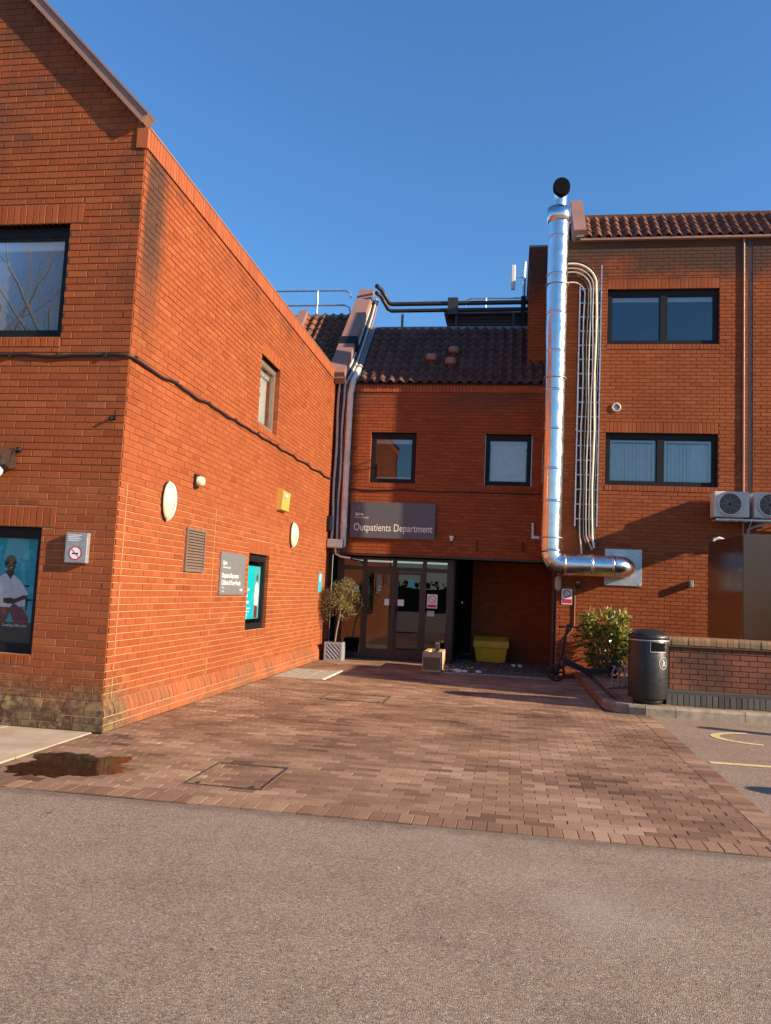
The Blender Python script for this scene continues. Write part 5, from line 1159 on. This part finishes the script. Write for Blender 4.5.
# litter bin
BX, BY = 1.995, 12.03
t = thing('litter_bin', 'black cylindrical litter bin with domed lid by the kerb', 'litter bin', (BX, BY, KZ)); br = .275
mb = MB(); mb.lathe([(br-.005, .20), (br, .215), (br, 1.02), (br-.006, 1.03)], (BX, BY, 0), 40); mb.lathe([(0, .2), (br-.005, .2)], (BX, BY, 0), 40); mb.build('body', 'bin_black', t)
mb = MB(); mb.lathe([(0, KZ-.002), (.20, KZ-.002), (.205, KZ+.05), (.19, .20)], (BX, BY, 0), 32); mb.build('base', 'bin_black', t)
mb = MB(); mb.lathe([(br-.01, 1.02), (br+.012, 1.03), (br+.012, 1.06), (br-.02, 1.10), (.17, 1.145), (.08, 1.162), (0, 1.165)], (BX, BY, 0), 40); mb.build('lid', 'bin_black', t)
th = R(-70)
def onb(a, z, off=.004): return Vector((BX+(br+off)*math.cos(a), BY+(br+off)*math.sin(a), z))
def patch(name, mat, a0, a1, z0, z1, off):
    mb = MB(); n = 10
    for i in range(n): p, q = a0+(a1-a0)*i/n, a0+(a1-a0)*(i+1)/n; mb.face([onb(p, z0, off), onb(q, z0, off), onb(q, z1, off), onb(p, z1, off)])
    mb.build(name, mat, t, fix=False)
patch('aperture', 'void_black', th-.40, th+.42, .86, .98, .004); patch('aperture_sill', 'grey_metal', th-.43, th+.45, .845, .858, .008); patch('aperture_jamb', 'grey_metal', th-.43, th-.40, .858, .985, .006)
mb = MB(); lc = R(-52)
for i in range(24):
    a, b = 2*math.pi*i/24, 2*math.pi*(i+1)/24
    mb.face([onb(lc+math.cos(q)*r_/br, .70+math.sin(q)*r_*1.15, .004) for q, r_ in ((a, .075), (b, .075), (b, .068), (a, .068))])
for poly in (ell(0, .038, .013, .013, 10), [(-.012, .02), (.014, .022), (.02, -.01), (.01, -.05), (0, -.05), (.003, -.015), (-.02, -.048), (-.03, -.044), (-.008, -.008)], [(.014, .02), (.045, .008), (.045, 0), (.014, .008)], [(.045, -.045), (.05, -.02), (.036, -.02), (.038, -.045)]):
    mb.face([onb(lc+p[0]/br, .70+p[1], .005) for p in poly])
mb.build('litter_symbol', 'ink_grey', t, fix=False)
mb = MB(); mb.lathe([(br+.001, .995), (br+.007, 1.0), (br+.007, 1.012), (br+.001, 1.016)], (BX, BY, 0), 40); mb.build('band', 'grey_metal', t)
# cycle rack
t = thing('cycle_rack', 'low galvanised cycle rack of wheel hoops beneath the bush', 'cycle rack', (1.9, 14, KZ))
for i in range(6):
    x, y = 1.70+i*.11, 13.62+i*.10; mb = MB(); u = Vector((.45, .89, 0)).normalized()
    pts = [Vector((x, y, KZ)), Vector((x, y, KZ+.20))]+[Vector((x, y, KZ+.20))+u*(.14-.14*math.cos(a))+Z_*(.12*math.sin(a)) for a in [R(20*j) for j in range(1, 10)]]+[Vector((x, y, KZ))+u*.28]
    mb.tube(pts, .015, 6); mb.build('hoop', 'rack_metal', t)
for e in (0, .28):
    u = Vector((.45, .89, 0)).normalized()*e; mb = MB(); mb.tube([Vector((1.62, 13.55, KZ+.012))+u, Vector((2.33, 14.19, KZ+.012))+u], .014, 6); mb.build('foot_bar', 'rack_metal', t)
# e-scooter
t = thing('kick_scooter', 'black electric kick scooter parked beside the bush', 'scooter', (1.2, 15.4, 0)); sy = 15.40
def wheel(x, y, z, r, w_):
    M = Matrix.Translation((x, y, z)) @ Matrix.Rotation(R(90), 4, 'X')
    mb = MB(); mb.lathe([(r*.74, -w_), (r*.95, -w_), (r, -w_*.5), (r, w_*.5), (r*.95, w_), (r*.74, w_), (r*.74, -w_)], n=26, M=M); o = mb.build('wheel', 'black_plastic', t)
    mb = MB(); mb.lathe([(.0, -w_*.8), (.05, -w_*.8), (.06, 0), (.05, w_*.8), (0, w_*.8)], n=14, M=M)
    for i in range(6): a = R(60*i); mb.tube([Vector((x, y, z)), Vector((x+math.cos(a)*r*.76, y, z+math.sin(a)*r*.76))], .012, 5)
    mb.build('rim', 'dark_frame', o)
wheel(.91, sy, .165, .165, .04); wheel(1.95, sy+.03, KZ+.13, .13, .035)
mb = MB(); mb.tube([(.91, sy-.055, .165), (.945, sy-.055, .36), (.985, sy, .44)], .014, 6); mb.tube([(.91, sy+.055, .165), (.945, sy+.055, .36), (.985, sy, .44)], .014, 6); mb.build('fork', 'black_plastic', t)
mb = MB(); mb.tube([(.98, sy, .40), (1.02, sy, .60), (1.10, sy, 1.0)], .026, 9); mb.build('stem', 'black_plastic', t)
mb = MB(); mb.tube([(.95, sy-.20, 1.01), (1.10, sy-.02, 1.02), (1.12, sy, 1.02), (1.30, sy+.2, 1.00)], .015, 7); mb.build('handlebar', 'black_plastic', t)
for a in ((.95, sy-.20, 1.01), (1.30, sy+.2, 1.00)): mb = MB(); d = Vector(a)-Vector((1.11, sy, 1.02)); mb.tube([Vector(a)-d*.35, Vector(a)+d*.1], .021, 8); mb.build('grip', 'black_plastic', t)
mb = MB(); mb.bbox(1.08, 1.16, sy-.03, sy+.03, 1.02, 1.06, .008); mb.build('display', 'dark_frame', t)
mb = MB(); mb.prism([(1.0, .40), (1.08, .44), (1.45, .27), (1.93, .27), (1.93, .20), (1.42, .18), (1.05, .32)], (0, sy-.075, 0), X_, Z_, Y_*.15); mb.build('deck', 'black_plastic', t)
mb = MB(); mb.tube(arc((1.95, sy+.03, KZ+.13), .155, R(20), R(160), 8, X_, Z_), .022, 6); mb.build('mudguard', 'black_plastic', t)
mb = MB(); mb.tube([(1.45, sy+.06, .19), (1.50, sy+.14, KZ)], .010, 5); mb.build('kickstand', 'dark_frame', t)
# bollards out of frame at the right, whose shadows fall on the parking bay
for i, (x, y, h, r) in enumerate(((4.85, 10.32, .95, .10), (4.52, 6.90, .95, .13))):
    t = thing('bollard', ('black bollard at the right of the curved bay marking', 'stout black bollard nearest the asphalt road')[i], 'bollard', (x, y, 0)); mb = MB(); mb.lathe([(r, -.02), (r, h-.1), (r*1.15, h-.09), (r*1.15, h-.04), (r*.8, h), (0, h+.01)], (x, y, 0), 18); mb.build('post', 'black_plastic', t)
    mb = MB(); mb.lathe([(r+.004, h-.28), (r+.004, h-.2)], (x, y, 0), 18); mb.build('band', 'ink_white', t)

# ================================================================== BEHIND THE CAMERA (seen in the window reflections)
def bare_tree(x, y, h, seed, label):
    rnd = random.Random(seed); t = thing('bare_tree', label, 'tree', (x, y, 0)); tm = MB(); cmb = MB()
    def br_(p, d, L, r, lev):
        pts = [p]; rs = [r]
        for i in range(4): d = (d+Vector((rnd.gauss(0, .10), rnd.gauss(0, .10), rnd.gauss(.03, .06)))).normalized(); p = p+d*L/4; pts.append(p); rs.append(r*(1-.14*(i+1)))
        (tm if lev < 2 else cmb).tube(pts, r, 6 if lev < 2 else 3, cap=False, rs=rs)
        if lev < (5 if h > 14.5 else 4):
            for k in range(rnd.randint(3, 4)):
                q = pts[rnd.randint(2, 4)]; a = rnd.random()*6.28; s = rnd.uniform(.35, .9); o = d.orthogonal().normalized(); o2 = d.cross(o); nd = (d+(o*math.cos(a)+o2*math.sin(a))*s).normalized(); br_(q, nd, L*rnd.uniform(.55, .78), rs[-1]*.62, lev+1)
    br_(Vector((x, y, -.1)), Vector((0, 0, 1)), h*.38, h*.016, 0); tm.build('trunk', 'bark', t, fix=False); cmb.build('crown', 'bark', t, fix=False)
TREES = ((-18.6, -11.6, 21, 'tall bare tree mirrored in the upper left window'), (-21.4, -15.5, 23, 'thick bare tree standing behind the tall mirrored one'), (-16.0, -10.2, 20, 'bare tree nearest the road behind the viewer'),
         (-24.5, -14.2, 23, 'bare tree at the far left behind the viewer'), (-22.5, -20.5, 25, 'bare tree in the second row behind the viewer'), (-27.5, -21.5, 26, 'tallest bare tree in the back row'), (-17.8, -16.0, 21, 'bare tree right of the second row'), (-9, -26, 14, 'shorter bare tree beside the hedge behind the viewer'))
for i, (x, y, h, lb) in enumerate(TREES): bare_tree(x, y, h, 40+i, lb)
t = thing('hedge', 'long dark evergreen hedge beyond the road behind the viewer', 'hedge', (0, -24, 0)); mb = MB()
for i in range(2600):
    q = Vector((random.uniform(-30, 30), -24+random.uniform(-.9, .9), 2.2*random.random()**.6)); a = Vector((random.gauss(0, 1), random.gauss(0, 1), random.gauss(0, 1))).normalized(); s = a.orthogonal().normalized(); mb.idx([q-a*.22, q+s*.14, q+a*.22, q-s*.14], [(0, 1, 2, 3)], random.random()*.98+.01)
mb.build('foliage', 'leaf_hedge', t, fix=False); mb = MB(); mb.box(-30, 30, -24.7, -23.3, 0, 1.7); mb.build('inner_mass', 'leaf_hedge', t)

GROUPS = {'wall_lamp': 'oval lamps on the side wall', 'air_conditioner': 'air conditioners on the right wall', 'wall_hook': 'hooks above the recess', 'roof_vent': 'vent cowls on the tiled roof', 'bollard': 'bollards beside the parking bay',
          'inspection_cover': 'inspection covers in the paving', 'bare_tree': 'bare trees behind the viewer', 'white_block': 'white blocks on the gravel', 'brick_building': 'brick buildings round the forecourt', 'wall_cable': 'cables along the walls', 'guard_rail': 'roof guard rails', 'window_poster': 'posters in the windows'}
for o in bpy.data.objects:
    k = o.name.split('.')[0]
    if o.parent is None and k in GROUPS: o['group'] = GROUPS[k]
# offsets were used only while building
for o in bpy.data.objects:
    for k in ('_b', '_b2'):
        if k in o.keys(): del o[k]
